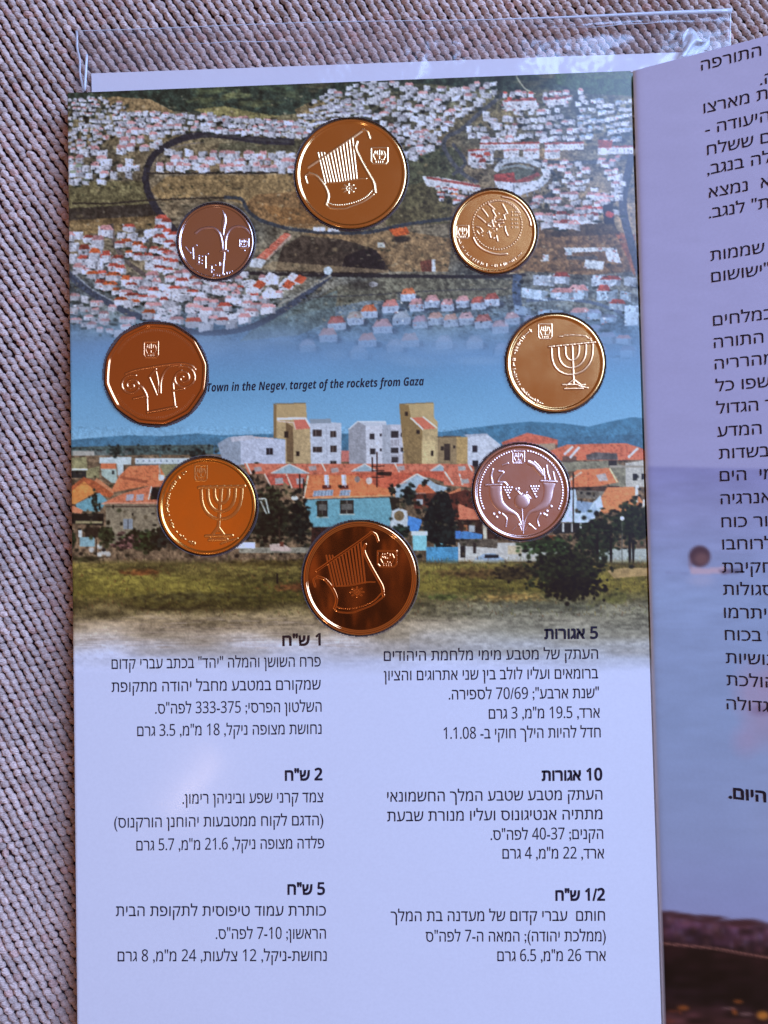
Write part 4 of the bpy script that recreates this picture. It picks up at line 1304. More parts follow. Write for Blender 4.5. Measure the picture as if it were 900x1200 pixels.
def rp(w, s_, h=0.0):
    """page coordinates (metres right of fold, metres down the page) -> point"""
    return F0 + w_dir * w + ax_v * s_ + n_pl * h


ws = np.linspace(0, Wd, NWr)
ss = np.linspace(0, Lp, NVr)
WW, SS = np.meshgrid(ws, ss)
base, wdn, axn, nn_ = (np.array(v_) for v_ in (F0, w_dir, ax_v, n_pl))
curl = -.0003 * np.exp(-WW / .0005)                 # the paper bends down into the fold
PR3 = base + WW[..., None] * wdn + SS[..., None] * axn + curl[..., None] * nn_
rel = (PR3 - np.array(CAM_P)) @ M3
pxr = 450 + FPX * rel[..., 0] / -rel[..., 2]
pyr = 600 - FPX * rel[..., 1] / -rel[..., 2]
RIGHT_REF = lin((168, 172, 226))
rgb = np.clip(lin(E.sample(pxr, pyr)) / RIGHT_REF * np.array([.83, .87, 1.02]), .003, .9)
eg = np.clip(1 - (WW - .0003) / .0003, 0, 1)[..., None]
rgb = rgb * (1 - eg) + .85 * eg
idx = np.arange(NVr * NWr).reshape(NVr, NWr)
Q = np.stack([idx[:-1, :-1], idx[1:, :-1], idx[1:, 1:], idx[:-1, 1:]], -1).reshape(-1, 4)
me = mesh_np("raised_page", PR3.reshape(-1, 3), Q)
set_ink(me, rgb.reshape(-1, 3))
rpage = link("raised_page", me, print_mat("raised_print", .42), folder, smooth=True)
rpage['label'] = "raised right page with Hebrew text over a pale lilac sea picture"
back = mesh("page_back", [rp(.0002, 0, -.0002), rp(Wd, 0, -.0002), rp(Wd, Lp, -.0002), rp(.0002, Lp, -.0002),
                          rp(Wd, 0, 0), rp(Wd, Lp, 0), rp(.0002, 0, -.0001), rp(.0002, Lp, -.0001)],
            [(3, 2, 1, 0), (1, 2, 5, 4), (0, 1, 4, 6), (2, 3, 7, 5)])
link("page_back", back, paper, rpage)

# ------------------------------------------------------------------ lettering
ink_m = flat_mat("black_ink", (.018, .014, .028), .4, 0, .3)
ink_brown = flat_mat("dark_brown_ink", (.035, .014, .012), .4, 0, .3)


def bidi(s):
    """logical Hebrew -> visual order, numbers kept left to right"""
    out, i = [], 0
    while i < len(s):
        ch = s[i]
        if ch.isdigit():
            j = i
            while j < len(s) and (s[j].isdigit() or (s[j] in '.,/-:' and j + 1 < len(s) and s[j + 1].isdigit())):
                j += 1
            out.append(s[i:j])
            i = j
        else:
            out.append({'(': ')', ')': '('}.get(ch, ch))
            i += 1
    return ''.join(reversed(out))


def glyphs(text, bold=0.0, shear=0.0):
    cu = bpy.data.curves.new("t", 'FONT')
    cu.body = text
    cu.size = 1.0
    cu.offset = bold
    cu.shear = shear
    cu.resolution_u = 3
    cu.fill_mode = 'NONE'
    ob = bpy.data.objects.new("t", cu)
    S.collection.objects.link(ob)
    bpy.context.view_layer.update()
    me_ = bpy.data.meshes.new_from_object(ob.evaluated_get(bpy.context.evaluated_depsgraph_get()))
    bpy.data.objects.remove(ob)
    bpy.data.curves.remove(cu)
    # the outlines of some letters overlap: fill every outline (with its counters) on its own
    co_ = [v_.co.copy() for v_ in me_.vertices]
    nxt = {}
    for e in me_.edges:
        nxt.setdefault(e.vertices[0], []).append(e.vertices[1])
        nxt.setdefault(e.vertices[1], []).append(e.vertices[0])
    seen, loops = set(), []
    for s0 in range(len(co_)):
        if s0 in seen or s0 not in nxt:
            continue
        lp, cur, prev = [], s0, None
        while cur not in seen:
            seen.add(cur)
            lp.append(cur)
            if s0 + 1 in nxt[cur] and prev is None:
                prev, cur = cur, s0 + 1
                continue
            c2 = [q for q in nxt[cur] if q != prev and q not in seen]
            if not c2:
                break
            prev, cur = cur, c2[0]
        if len(lp) > 2:
            P2 = [(co_[q].x, co_[q].y) for q in lp]
            ar = sum(a[0] * b_[1] - b_[0] * a[1] for a, b_ in zip(P2, P2[1:] + P2[:1])) / 2
            loops.append((lp, P2, ar))
    def is_hole(l):
        return any(o_ is not l and o_[2] * l[2] < 0 and abs(o_[2]) > abs(l[2]) and inside(l[1][0][0], l[1][0][1], o_[1]) for o_ in loops)
    holes = [l for l in loops if is_hole(l)]
    outs = [l for l in loops if not any(l is q for q in holes)]
    if bold > 0:                                       # heavier strokes: push every outline outwards
        for l in loops:
            hole = any(l is q for q in holes)
            s_ = (1 if l[2] > 0 else -1) * (-1 if hole else 1)
            P2, n_ = l[1], len(l[1])
            for i_, q in enumerate(l[0]):
                (xa, ya), (xb, yb), (xc, yc) = P2[i_ - 1], P2[i_], P2[(i_ + 1) % n_]
                n1 = Vector((yb - ya, xa - xb)); n2 = Vector((yc - yb, xb - xc))
                if n1.length < 1e-7 or n2.length < 1e-7:
                    n1 = n2 = (n1 + n2)
                m_ = n1.normalized() + n2.normalized()
                if m_.length < .3:
                    m_ = n1
                co_[q].x += m_.normalized().x * bold * s_
                co_[q].y += m_.normalized().y * bold * s_
    faces = []
    for lp, P2, ar in outs:
        ids, poly_ = list(lp), [[co_[q] for q in lp]]
        for hl, H2, ha in holes:
            if abs(ha) < abs(ar) and inside(H2[0][0], H2[0][1], P2):
                poly_.append([co_[q] for q in hl])
                ids += hl
        for tr_ in tessellate_polygon(poly_):
            a, b_, c_ = (co_[ids[q]] for q in tr_)
            f_ = tuple(ids[q] for q in tr_)
            faces.append(f_ if (b_ - a).cross(c_ - a).z > 0 else f_[::-1])
    bpy.data.meshes.remove(me_)
    me_ = mesh("letters", co_, faces)
    return me_, np.array([tuple(c) for c in co_], np.float32)


def text_line(text, p_l, p_r, size, up, nrm, parent, bold=0.0, shear=0.0, mat=None, fit=True, heb=True):
    body = bidi(text) if heb else text
    # sans-serif digit forms and a slanted bold Latin, all from the built-in type
    d0 = 0x1D7E2
    body = ''.join(chr(d0 + ord(c) - 48) if c.isdigit() else
                   chr(0x1D63C + ord(c) - 65) if 'A' <= c <= 'Z' else
                   chr(0x1D656 + ord(c) - 97) if 'a' <= c <= 'z' else c for c in body)
    me_, a = glyphs(body, bold, shear)
    d = (p_r - p_l)
    L = d.length
    d = d.normalized()
    x0, x1 = a[:, 0].min(), a[:, 0].max()
    sx = L / (x1 - x0) if fit else size
    up_ = (up - d * up.dot(d)).normalized()
    o, dn, un, nn2 = (np.array(v_) for v_ in (p_l, d, up_, nrm))
    co_ = o + (a[:, 0:1] - x0) * sx * dn + a[:, 1:2] * size * un + nn2 * .00006
    me_.vertices.foreach_set('co', co_.astype(np.float32).ravel())
    me_.update()
    nm = "text_heading" if bold > .01 and heb else ("caption" if not heb else "text_line")
    return link(nm, me_, mat or ink_m, parent)


FS = 18.6 * .0002      # glyph em size on the page (m)
FB = 0.036
up0 = Vector((0, 1, 0))
nz_ = Vector((0, 0, 1))
LT = [  # text, left x, right x, y of the base line at the right end, bold
    ('1 ש"ח', 331, 376, 756, 1), ('פרח השושן והמלה "יהד" בכתב עברי קדום', 131, 376, 781, 0),
    ('שמקורם במטבע מחבל יהודה מתקופת', 131, 376, 808, 0), ('השלטון הפרסי; 333-375 לפה"ס.', 182, 377, 834, 0),
    ('נחושת מצופה ניקל, 18 מ"מ, 3.5 גרם', 161, 377, 860, 0),
    ('2 ש"ח', 334, 378, 914, 1), ('צמד קרני שפע וביניהן רימון.', 214, 379, 940, 0),
    ('(הדגם לקוח ממטבעות יהוחנן הורקנוס)', 134, 379, 967, 0), ('פלדה מצופה ניקל, 21.6 מ"מ, 5.7 גרם', 160, 380, 994, 0),
    ('5 ש"ח', 337, 381, 1048, 1), ('כותרת עמוד טיפוסית לתקופת הבית', 136, 382, 1073, 0),
    ('הראשון; 7-10 לפה"ס.', 253, 382, 1100, 0), ('נחושת-ניקל, 12 צלעות, 24 מ"מ, 8 גרם', 138, 383, 1126, 0),
    ('5 אגורות', 638, 701, 748, 1), ('העתק של מטבע מימי מלחמת היהודים', 450, 701, 772, 0),
    ('ברומאים ועליו לולב בין שני אתרוגים והציון', 450, 701, 795, 0), ('"שנת ארבע"; 70/69 לספירה.', 526, 702, 818, 0),
    ('ארד, 19.5 מ"מ, 3 גרם', 573, 703, 841, 0), ('חדל להיות הילך חוקי ב- 1.1.08', 520, 704, 864, 0),
    ('10 אגורות', 635, 706, 914, 1), ('העתק מטבע שטבע המלך החשמונאי', 454, 706, 937, 0),
    ('מתתיה אנטיגונוס ועליו מנורת שבעת', 454, 706, 960, 0), ('הקנים; 40-37 לפה"ס.', 575, 707, 983, 0),
    ('ארד, 22 מ"מ, 4 גרם', 589, 708, 1006, 0),
    ('1/2 ש"ח', 651, 709, 1055, 1), ('חותם  עברי קדום של מעדנה בת המלך', 458, 709, 1079, 0),
    ('(ממלכת יהודה); המאה ה-7 לפה"ס', 499, 710, 1103, 0), ('ארד 26 מ"מ, 6.5 גרם', 583, 710, 1126, 0),
]
for s, xl, xr, yb, bd in LT:
    slope = -0.012 if xr < 500 else -0.010
    if yb > 1000:
        slope = -0.002
    yl = yb - slope * (xr - xl)
    text_line(s, at(xl, yl, Z_TOP), at(xr, yb, Z_TOP), FS, up0, nz_, page, FB if bd else 0.0, mat=ink_brown if (bd and yb == 756) else None)
text_line("Town in the Negev, target of the rockets from Gaza", at(243, 459, Z_TOP), at(497, 451.5, Z_TOP), 13.6 * .0002, up0, nz_, page,
          0.0, 0, heb=False)

RT = [  # visible end of each line on the right page (reads on to the right of the frame)
    ('חזור התורפה', 822, 83, 0), ('ה.', 891, 100, 0), ('לכת מארצו', 825, 133, 0), ('ארץ היעודה -', 827, 158, 0), ('לים ששלח', 829, 182, 0),
    ('תחילה בנגב,', 829, 205, 0), ('לא  נמצא', 831, 232, 0), ('לרדת" לנגב.', 831, 256, 0), ('עם שממות', 833, 306, 0),
    (': "ישושום', 834, 331, 0), ('במלחים', 836, 382, 0), ('ערי התורה', 837, 408, 0), ('ומהרריה', 838, 433, 0), ('חשפו כל', 839, 459, 0),
    ('דבר הגדול', 840, 485, 0), ('שי המדע', 841, 512, 0), ('ם בשדות', 843, 538, 0), ('מי  הים', 844, 564, 0), ('אנרגיה', 845, 591, 0),
    ('יצור כוח', 846, 618, 0), ('ולרוחבו', 847, 644, 0), ('.חקיבת', 847, 671, 0), ('סגולות', 848, 697, 0), ('ת יתרמו', 849, 724, 0),
    ('ש בכוח', 850, 750, 0), ('אנושיות', 851, 777, 0), ('הולכת', 852, 803, 0), ('הגדולה', 852, 831, 0), ('ון היום.', 854, 935, 1)]
for s, xl, yb, bd in RT:
    p = at_plane(xl, yb, F0, n_pl)
    text_line(s, p, p + w_dir * .02, FS * 1.02, -ax_v, n_pl, rpage, FB if bd else 0.0, fit=False)
# ------------------------------------------------------------------ coins
def seg_dist(X, Y, P):
    d = np.full(X.shape, 1e9)
    for (xa, ya), (xb, yb) in zip(P[:-1], P[1:]):
        vx, vy = xb - xa, yb - ya
        L2 = vx * vx + vy * vy + 1e-9
        t_ = np.clip(((X - xa) * vx + (Y - ya) * vy) / L2, 0, 1)
        d = np.minimum(d, np.hypot(X - xa - t_ * vx, Y - ya - t_ * vy))
    return d


class Relief:
    """height field in the units of the enlarged crop the coin was studied from"""
    def __init__(s, cn, n=380):
        ox, oy, k = cn['z']
        cx, cy, r = cn['c']
        s.k, s.cn = k, cn
        s.cx, s.cy, s.r = (cx - ox) * k, (cy - oy) * k, r * k
        g = np.linspace(-.93, .93, n)
        s.gx, s.gy = np.meshgrid(g, g)
        s.X, s.Y = s.cx + s.gx * s.r, s.cy + s.gy * s.r
        s.parts = {}
        s.dx = s.dy = 0.0

    def _h(s, part):
        return s.parts.setdefault(part, np.zeros(s.X.shape))

    def stroke(s, part, pts, w, h, smooth=True):
        P = catmull(pts, 8) if smooth and len(pts) > 2 else pts
        P = [(x + s.dx, y + s.dy) for x, y in P]
        H = s._h(part)
        xs, ys = [p[0] for p in P], [p[1] for p in P]
        m = (s.X > min(xs) - w) & (s.X < max(xs) + w) & (s.Y > min(ys) - w) & (s.Y < max(ys) + w)
        if not m.any():
            return
        d = seg_dist(s.X[m], s.Y[m], P) / w
        H[m] = np.maximum(H[m], h * np.sqrt(np.clip(1 - d * d, 0, 1)))

    def dot(s, part, x, y, w, h):
        x, y = x + s.dx, y + s.dy
        H = s._h(part)
        d = np.hypot(s.X - x, s.Y - y) / w
        H[:] = np.maximum(H, h * np.sqrt(np.clip(1 - d * d, 0, 1)))

    def fill(s, part, pts, h, bevel):
        P = [(x + s.dx, y + s.dy) for x, y in pts]
        H = s._h(part)
        ins = np.zeros(s.X.shape, bool)
        for (xa, ya), (xb, yb) in zip(P, P[1:] + P[:1]):
            if ya == yb:
                continue
            ins ^= ((ya > s.Y) != (yb > s.Y)) & (s.X < (xb - xa) * (s.Y - ya) / (yb - ya) + xa)
        d = seg_dist(s.X, s.Y, P + P[:1])
        q = np.clip(d / bevel, 0, 1)
        H[:] = np.where(ins, np.maximum(H, h * np.sqrt(1 - (1 - q) ** 2)), H)

    def shield(s, x0, y0, x1, y1, w=6, h=.10):
        """state emblem: frame, candelabrum, two sprigs, a word line"""
        p = 'state_emblem'
        W_, H_ = x1 - x0, y1 - y0
        pt = lambda u, v: (x0 + u * W_, y0 + v * H_)
        s.stroke(p, [pt(0, 0), pt(1, 0)], w, h, False)
        s.stroke(p, [pt(0, 0), pt(0, .85), pt(.12, 1), pt(.88, 1), pt(1, .85), pt(1, 0)], w, h, False)
        s.stroke(p, [pt(.5, .15), pt(.5, .7)], w * .7, h, False)
        for q in (.14, .26):
            s.stroke(p, [pt(.5 - q, .2), pt(.5 - q, .38), pt(.5, .52), pt(.5 + q, .38), pt(.5 + q, .2)], w * .6, h * .9)
        s.stroke(p, [pt(.36, .74), pt(.64, .74)], w * .8, h, False)
        s.stroke(p, [pt(.2, .25), pt(.14, .5), pt(.25, .76)], w * .7, h * .8)
        s.stroke(p, [pt(.8, .25), pt(.86, .5), pt(.75, .76)], w * .7, h * .8)
        for q in (.3, .44, .56, .7):
            s.stroke(p, [pt(q, .83), pt(q, .92)], w * .5, h * .8, False)

    def legend(s, cx, cy, r, a0, a1, n, seed, w=5, h=.13, L=17):
        """raised lettering along an arc (angles clockwise from right, degrees)"""
        g = random.Random(seed)
        for i in range(n):
            a = math.radians(a0 + (a1 - a0) * i / (n - 1))
            if g.random() < .12:
                continue
            ux, uy = math.cos(a), math.sin(a)
            tx, ty = -uy, ux
            for q in range(g.choice([1, 2, 2])):
                o = g.uniform(-.4, .4) * L
                l1, l2 = g.uniform(.5, 1) * L * .7, g.uniform(.3, 1) * L * .5
                x, y = cx + ux * r + tx * o, cy + uy * r + ty * o
                if g.random() < .6:
                    s.stroke('inscription', [(x - ux * l1, y - uy * l1), (x + ux * l1, y + uy * l1)], w, h, False)
                else:
                    s.stroke('inscription', [(x - tx * l2, y - ty * l2), (x + tx * l2, y + ty * l2)], w, h, False)

    def build(s, root, mat, z0):
        cx, cy, r = s.cn['c']
        c = at(cx, cy, Z_TOP)
        m = px_m(cx, cy)
        # the drawing sits on the coin plane: picture x -> +x, picture y -> -y
        VX, VY = c.x + s.gx * r * m, c.y - s.gy * r * m
        n = s.X.shape[0]
        idx = np.arange(n * n).reshape(n, n)
        Q = np.stack([idx[1:, :-1], idx[1:, 1:], idx[:-1, 1:], idx[:-1, :-1]], -1)
        for name, H in s.parts.items():
            H = np.pad(H, 1)
            H = (H[1:-1, 1:-1] * 4 + (H[:-2, 1:-1] + H[2:, 1:-1] + H[1:-1, :-2] + H[1:-1, 2:]) * 2
                 + H[:-2, :-2] + H[2:, 2:] + H[:-2, 2:] + H[2:, :-2]) / 16
            act = H > 0
            kq = act[:-1, :-1] | act[1:, :-1] | act[1:, 1:] | act[:-1, 1:]
            q = Q[kq]
            used_ = np.zeros(n * n, bool)
            used_[q.ravel()] = True
            rm = np.cumsum(used_) - 1
            V_ = np.stack([VX, VY, z0 - .000012 + H * MM], -1).reshape(-1, 3)[used_]
            link(name, mesh_np(name, V_, rm[q]), mat, root, smooth=True)


def metal(name, color, rough, wave=0.35):
    m, t, b = principled(name)
    b.inputs['Base Color'].default_value = (*color, 1)
    b.inputs['Metallic'].default_value = 1.0
    b.inputs['Roughness'].default_value = rough
    co = N(t, 'ShaderNodeTexCoord')
    n1 = N(t, 'ShaderNodeTexNoise', i_Scale=170.0, i_Detail=3.0)
    n2 = N(t, 'ShaderNodeTexNoise', i_Scale=2400.0, i_Detail=2.0)
    t.links.new(co.outputs['Object'], n1.inputs['Vector'])
    t.links.new(co.outputs['Object'], n2.inputs['Vector'])
    mq = N(t, 'ShaderNodeMapping')
    mq.inputs['Rotation'].default_value = (0, 0, .9)
    mq.inputs['Scale'].default_value = (.06, 1.0, 1.0)
    n3 = N(t, 'ShaderNodeTexNoise', i_Scale=5200.0, i_Detail=1.0)
    t.links.new(co.outputs['Object'], mq.inputs[0])
    t.links.new(mq.outputs[0], n3.inputs['Vector'])
    hh = MATH(t, 'MULTIPLY_ADD', n2.outputs[0], 0.04, n1.outputs[0])
    hh = MATH(t, 'MULTIPLY_ADD', n3.outputs[0], 0.02, hh)
    bp = N(t, 'ShaderNodeBump', i_Strength=wave, i_Distance=0.00008)
    t.links.new(hh, bp.inputs['Height'])
    t.links.new(bp.outputs[0], b.inputs['Normal'])
    r_ = MATH(t, 'MULTIPLY_ADD', n1.outputs[0], 0.10, rough - .05)
    t.links.new(r_, b.inputs['Roughness'])
    return m


GOLD = metal("aluminium_bronze", (.95, .60, .24), .14)
PROOF = metal("mirror_bronze", (.92, .50, .22), .05, .02)
GOLD2 = metal("bright_bronze", (.96, .60, .22), .17)
NICK = metal("nickel_plate", (.72, .58, .54), .17)
CUNI = metal("cupronickel", (.84, .40, .16), .16)
COPP = metal("deep_bronze", (.95, .50, .12), .20)
NICK2 = metal("satin_nickel", (.82, .58, .48), .22)

FROST = {}
for m_, c_, r_ in ((GOLD, (.95, .66, .32), .26), (GOLD2, (.95, .60, .30), .28), (NICK, (.74, .58, .54), .26), (CUNI, (.86, .44, .20), .22),
                   (COPP, (.95, .52, .16), .26), (NICK2, (.84, .60, .52), .26), (PROOF, (.90, .40, .15), .08)):
    FROST[m_.name] = metal(m_.name + "_relief", c_, r_ + (.03 if m_ is not PROOF else 0), .1)

LABELS = {
    'lyre': ("half_shekel_coin", "large golden coin with a bright lyre at the top of the folder", GOLD),
    'lily': ("one_shekel_coin", "smallest coin, brownish silver, with a lily flower", NICK),
    'seal': ("five_agorot_coin", "small copper gold coin with a dotted ring full of ancient letters", GOLD2),
    'capital': ("five_shekel_coin", "twelve sided bronze coloured coin with a column capital, left of the caption", CUNI),
    'menorah': ("ten_agorot_coin", "golden coin with a seven branched candelabrum, on the blue sky at right", GOLD2),
    'menorah2': ("ten_agorot_coin", "orange coin with a seven branched candelabrum, over the house roofs at lower left", COPP),
    'lyre2': ("half_shekel_coin", "dark brown coin with a lyre and striped reflections, lowest in the ring", PROOF),
    'horns': ("two_shekel_coin", "pinkish silver coin with two horns of plenty inside a dotted border", NICK2),
}


def draw_lyre(R):
    for i in range(12):
        f = i / 11
        xb, yb = 270 + 222 * f, 510 - 28 * f
        xt, yt = 218 + 242 * f, 350 - 165 * f
        if i < 3:
            yt = 292
        R.stroke('lyre', [(xt, yt), (xb, yb)], 6.0, .13, False)
    R.stroke('lyre', [(150, 398), (280, 310), (420, 215), (540, 128)], 10, .12)
    R.stroke('lyre', [(530, 128), (565, 145), (582, 190)], 9, .2)
    R.stroke('lyre', [(155, 440), (210, 462), (262, 525), (290, 590), (284, 640), (275, 660)], 11, .21)
    R.stroke('lyre', [(165, 442), (130, 460), (140, 508)], 9, .18)
    R.stroke('lyre', [(492, 215), (484, 265), (522, 350), (572, 440), (610, 510), (620, 575)], 11, .22)
    R.stroke('lyre', [(290, 508), (390, 502), (500, 480), (560, 478)], 5, .10)
    R.stroke('lyre', [(275, 662), (310, 688), (400, 692), (450, 676), (540, 640), (610, 590)], 6, .09)
    P = catmull([(285, 650), (340, 665), (420, 660), (500, 637), (560, 605), (602, 560)], 5)
    for p in P:
        R.dot('lyre', p[0], p[1], 6, .12)
    for q in range(8):
        a = q * math.pi / 4
        R.stroke('lyre', [(435 + 18 * math.cos(a), 548 + 18 * math.sin(a)), (435 + 46 * math.cos(a), 548 + 34 * math.sin(a))], 7, .11, False)
    R.dot('lyre', 435, 548, 9, .14)


def draw_menorah(R, cx, cy, widths, depths, w, h, sk, lamp_y, stem, basey):
    for wd, dp in zip(widths, depths):
        P = []
        for q in range(15):
            a = math.pi * q / 14
            x = cx - wd * math.cos(a)
            P.append((x, cy + dp * math.sin(a) ** .8 + sk * (x - cx)))
        R.stroke('menorah', P, w, h, False)
        for sgn in (-1, 1):
            x = cx + sgn * wd
            R.stroke('menorah', [(x, lamp_y + sk * (x - cx)), (x, cy + sk * (x - cx))], w, h, False)
            R.stroke('menorah', [(x - 20, lamp_y + sk * (x - cx) - 4), (x + 20, lamp_y + sk * (x - cx) - 8)], w * 1.1, h * 1.2, False)
    R.stroke('menorah', [(cx, lamp_y), stem], w * 1.1, h, False)
    R.stroke('menorah', [(cx - 20, lamp_y - 4), (cx + 20, lamp_y - 8)], w * 1.1, h * 1.2, False)
    R.stroke('menorah', [(stem[0], stem[1] - 30), (stem[0] - 55, basey), (stem[0] - 60, basey + 8)], w, h)
    R.stroke('menorah', [(stem[0], stem[1] - 30), (stem[0] + 55, basey), (stem[0] + 60, basey + 8)], w, h)
    R.stroke('menorah', [(stem[0] - 90, basey), (stem[0] + 90, basey)], w, h, False)
    R.stroke('menorah', [(stem[0] - 75, basey + 34), (stem[0] + 75, basey + 30)], w, h, False)


for cn in COINS:
    kd = cn['k']
    name, label, mat = LABELS[kd]
    cx, cy, r = cn['c']
    root = empty(name, at(cx, cy, Z_BACK))
    tag(root, label, "coin", "commemorative coins set in the folder")
    zf = Z_TOP + .00012                                # coin field
    zr = zf + .00026
    beadw = .0 if kd != 'horns' else .0
    prof = [(.985, 0, Z_BACK + .00002), (1.0, 0, Z_BACK + .0002), (1.0, 0, zr - .00014), (.992, 0, zr - .00004), (.978, 0, zr), (.958, 0, zr),
            (.946, 0, zr - .00003), (.934, 0, zf + .00012), (.922, 0, zf + .00002), (.915, 0, zf), (.90, 0, zf)]
    ring("coin_body", cx, cy, r, prof, kd, mat, root, seg=120, center='both')
    R = Relief(cn)
    if kd == 'lyre':
        draw_lyre(R)
        R.shield(592, 258, 708, 372)
    elif kd == 'lyre2':
        R.dx, R.dy = -12, 2
        draw_lyre(R)
        R.parts['lyre'] *= .38
        R.dx = R.dy = 0
        R.shield(568, 262, 700, 372)
    elif kd == 'lily':
        R.fill('lily_flower', catmull([(514, 132), (552, 190), (560, 250), (545, 330), (530, 400), (514, 330), (512, 250), (524, 195), (514, 132)], 6), .24, 22)
        R.stroke('lily_flower', [(250, 372), (300, 335), (365, 318), (435, 325), (485, 372), (508, 440), (518, 510), (526, 560)], 15, .20)
        R.stroke('lily_flower', [(792, 372), (745, 325), (680, 304), (610, 325), (566, 380), (548, 450), (545, 540)], 15, .20)
        R.stroke('lily_flower', [(540, 400), (538, 600), (530, 690), (524, 790)], 9, .18)
        R.stroke('lily_flower', [(505, 556), (570, 552)], 12, .22, False)
        R.stroke('lily_flower', [(528, 590), (520, 660), (500, 700)], 6, .09)
        I = 'inscription'
        for p in ([(150, 515), (172, 545), (198, 572)], [(222, 520), (228, 632)], [(212, 520), (260, 495)], [(285, 600), (283, 690)], [(250, 612), (318, 608)],
                  [(262, 650), (314, 648)], [(262, 685), (314, 680)], [(350, 600), (352, 725)], [(350, 600), (376, 582)], [(385, 700), (450, 696)],
                  [(388, 745), (432, 745)], [(430, 780), (526, 790)], [(412, 700), (410, 770)], [(490, 670), (492, 700)]):
            R.stroke(I, p, 9, .17, len(p) > 2)
        R.shield(690, 430, 782, 520, 8)
        R.dot('state_emblem', 740, 548, 11, .15)
        R.legend(450, 455, 345, 62, 92, 8, 2, 6, .12, 16)
    elif kd == 'seal':
        for q in range(58):
            a = 2 * math.pi * q / 58
            R.dot('dot_border', 488 + 226 * math.cos(a), 382 + 228 * math.sin(a), 9.5, .17)
        R.stroke('outer_ridge', [(535, 120), (620, 140), (690, 185), (748, 255), (786, 330), (796, 385)], 12, .18)
        R.stroke('outer_ridge', [(268, 500), (300, 560), (350, 605), (425, 640), (500, 655), (575, 650)], 12, .18)
        R.stroke('outer_ridge', [(400, 190), (470, 160), (560, 160), (640, 195), (700, 270)], 6, .1)
        I = 'ancient_letters'
        for p in ([(305, 298), (340, 325), (378, 358)], [(350, 232), (378, 265), (402, 302)], [(408, 186), (462, 236)], [(538, 190), (560, 230), (582, 276)],
                  [(296, 400), (330, 410), (355, 442)], [(412, 440), (428, 500)], [(558, 398), (566, 440), (584, 480)], [(300, 440), (320, 466)],
                  [(480, 480), (492, 530)], [(445, 245), (475, 300)], [(548, 290), (560, 330)], [(440, 340), (455, 400)], [(490, 340), (540, 335)],
                  [(500, 370), (545, 360)], [(400, 375), (470, 350)]):
            R.stroke(I, p, 10, .18, len(p) > 2)
        g = random.Random(4)
        for q in range(34):
            R.dot(I, 455 + g.gauss(0, 55), 375 + g.gauss(0, 62), g.uniform(6, 12), g.uniform(.10, .20))
        for x in (620, 650, 668):
            for y in (262, 292, 330, 368, 404):
                R.dot(I, x + (y % 7), y, 9, .15)
        R.shield(115, 388, 226, 505, 7)
        R.legend(455, 430, 330, 172, 38, 30, 9, 6, .13, 20)
    elif kd == 'capital':
        p_ = 'column_capital'

        def spiral(cx_, cy_, r0, turns, sgn, a0):
            P = []
            for q in range(int(18 * turns) + 1):
                a = a0 + sgn * q / 18 * 2 * math.pi
                rr_ = r0 * (1 - q / (18 * turns)) + 8
                P.append((cx_ + rr_ * math.cos(a), cy_ + rr_ * .92 * math.sin(a)))
            return P
        R.stroke(p_, spiral(262, 545, 82, 2.0, -1, -1.2), 9, .16, False)
        R.stroke(p_, spiral(664, 488, 96, 2.1, 1, -1.9), 9, .15, False)
        R.stroke(p_, [(215, 455), (300, 425), (480, 392), (640, 374), (720, 388), (756, 420)], 10, .15)
        R.stroke(p_, [(290, 530), (340, 560), (372, 610), (382, 640)], 11, .18)
        R.stroke(p_, [(398, 480), (425, 540), (458, 620)], 9, .15)
        R.stroke(p_, [(398, 482), (450, 418)], 9, .14, False)
        R.stroke(p_, [(488, 606), (490, 520), (512, 450), (560, 400), (640, 384)], 9, .15)
        R.stroke(p_, [(470, 606), (468, 520), (452, 440)], 8, .12)
        R.stroke(p_, [(590, 590), (586, 520), (612, 455), (650, 430)], 9, .15)
        R.stroke(p_, [(382, 640), (388, 755)], 8, .15, False)
        R.stroke(p_, [(388, 758), (608, 716)], 12, .24, False)
        R.stroke(p_, [(588, 592), (604, 716)], 8, .15, False)
        R.stroke(p_, [(584, 588), (672, 572)], 9, .18, False)
        R.stroke(p_, [(278, 650), (362, 632)], 10, .2, False)
        R.shield(355, 202, 466, 325, 7)
        for q in range(150):
            a = 2 * math.pi * q / 150
            if abs(math.sin(a)) < .45:
                continue
            R.stroke('rim_ticks', [(452 + 332 * math.cos(a), 455 + 336 * math.sin(a)), (452 + 348 * math.cos(a), 455 + 352 * math.sin(a))], 3, .045, False)
    elif kd == 'menorah':
        draw_menorah(R, 590, 330, (168, 112, 56), (205, 150, 88), 10, .17, -.10, 296, (600, 606), 618)
        P = [(500, 224), (540, 214), (585, 212), (640, 214), (690, 220), (730, 240), (760, 276)]
        R.stroke('menorah', P, 5, .10)
        for x, y in P:
            R.stroke('menorah', [(x - 14, y), (x + 12, y)], 7, .15, False)
        R.stroke('menorah', [(640, 628), (715, 644)], 8, .18, False)
        R.shield(318, 122, 426, 242, 6, .09)
        R.legend(450, 450, 338, 234, 108, 34, 21, 8, .17, 17)
    elif kd == 'menorah2':
        draw_menorah(R, 572, 330, (172, 116, 60), (235, 170, 100), 13, .15, -.02, 298, (545, 660), 705)
        R.shield(345, 112, 448, 240, 6, .08)
        R.stroke('menorah', [(440, 706), (665, 702)], 12, .2, False)
        R.stroke('menorah', [(570, 772), (640, 745), (710, 728)], 9, .15)
        R.legend(450, 450, 338, 236, 108, 34, 33, 8, .17, 17)
    elif kd == 'horns':
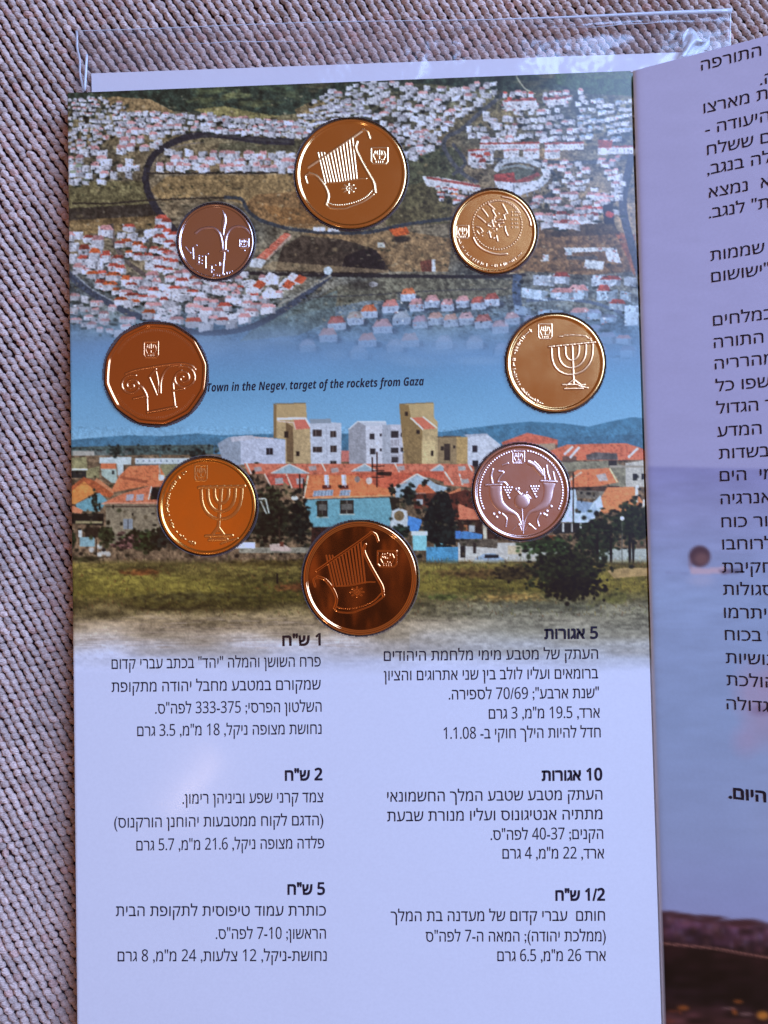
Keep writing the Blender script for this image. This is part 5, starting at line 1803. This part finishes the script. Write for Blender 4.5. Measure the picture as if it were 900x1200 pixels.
        for q in range(62):
            a = math.radians(155 + q * (385 - 155) / 61.)
            if 263 < math.degrees(a) < 277:
                continue
            R.dot('dot_border', 448 + 350 * math.cos(a), 462 + 346 * math.sin(a), 11, .17)
        h_ = 'horn_of_plenty'
        R.fill(h_, catmull([(170, 405), (275, 402), (285, 470), (300, 545), (350, 600), (420, 650), (458, 740), (464, 812), (430, 715), (380, 660),
                            (290, 640), (225, 590), (188, 520), (178, 440), (170, 405)], 5), .15, 40)
        R.fill(h_, catmull([(625, 378), (735, 380), (722, 450), (705, 530), (670, 590), (600, 628), (530, 648), (490, 700), (466, 812), (468, 720),
                            (500, 640), (560, 600), (620, 545), (640, 460), (625, 378)], 5), .15, 40)
        R.stroke(h_, [(150, 408), (280, 404)], 11, .2, False)
        R.stroke(h_, [(615, 372), (748, 380)], 11, .2, False)
        R.dot('pomegranate', 455, 545, 66, .26)
        R.stroke('pomegranate', [(420, 460), (455, 490), (495, 470)], 9, .16)
        R.stroke('pomegranate', [(455, 600), (460, 700), (464, 815)], 8, .14)
        R.stroke('pomegranate', [(455, 478), (500, 490), (530, 520)], 6, .09)
        for gx, gy in ((335, 430), (562, 420)):
            for row in range(5):
                for c_ in range(4 - row if row < 4 else 1):
                    R.dot('grapes', gx - 33 + c_ * 22 + row * 11, gy + row * 22, 12, .19)
        R.stroke('leaves', [(512, 215), (560, 240), (590, 275), (628, 318)], 20, .18)
        R.stroke('leaves', [(560, 210), (600, 250), (632, 300)], 9, .16)
        R.stroke('leaves', [(665, 245), (672, 300), (690, 360)], 10, .17)
        R.stroke('leaves', [(640, 270), (650, 360)], 8, .14)
        R.stroke('leaves', [(720, 300), (735, 370)], 9, .15)
        R.stroke('leaves', [(210, 275), (196, 330), (205, 390)], 12, .16)
        R.stroke('leaves', [(260, 290), (300, 300), (270, 340), (250, 380)], 10, .15)
        R.stroke('leaves', [(270, 385), (310, 388), (330, 410)], 12, .18)
        R.stroke('leaves', [(290, 240), (340, 222)], 9, .12, False)
        for x, y in ((215, 655), (240, 680), (260, 645), (640, 655), (665, 630), (700, 590), (660, 665), (430, 745), (515, 742), (405, 445), (425, 440)):
            R.dot('leaves', x, y, 15, .17)
        R.stroke('leaves', [(290, 650), (325, 690), (318, 760)], 9, .14)
        R.stroke('leaves', [(610, 650), (585, 700), (596, 755)], 9, .14)
        R.stroke('leaves', [(370, 790), (430, 745), (464, 800), (515, 742), (570, 780)], 6, .08)
        R.shield(378, 122, 478, 224, 6, .09)
    for k_ in R.parts:
        R.parts[k_] *= {'lily': .8, 'horns': .72, 'menorah2': .62, 'capital': .85}.get(kd, 1.0)
    R.build(root, FROST[mat.name], zf)
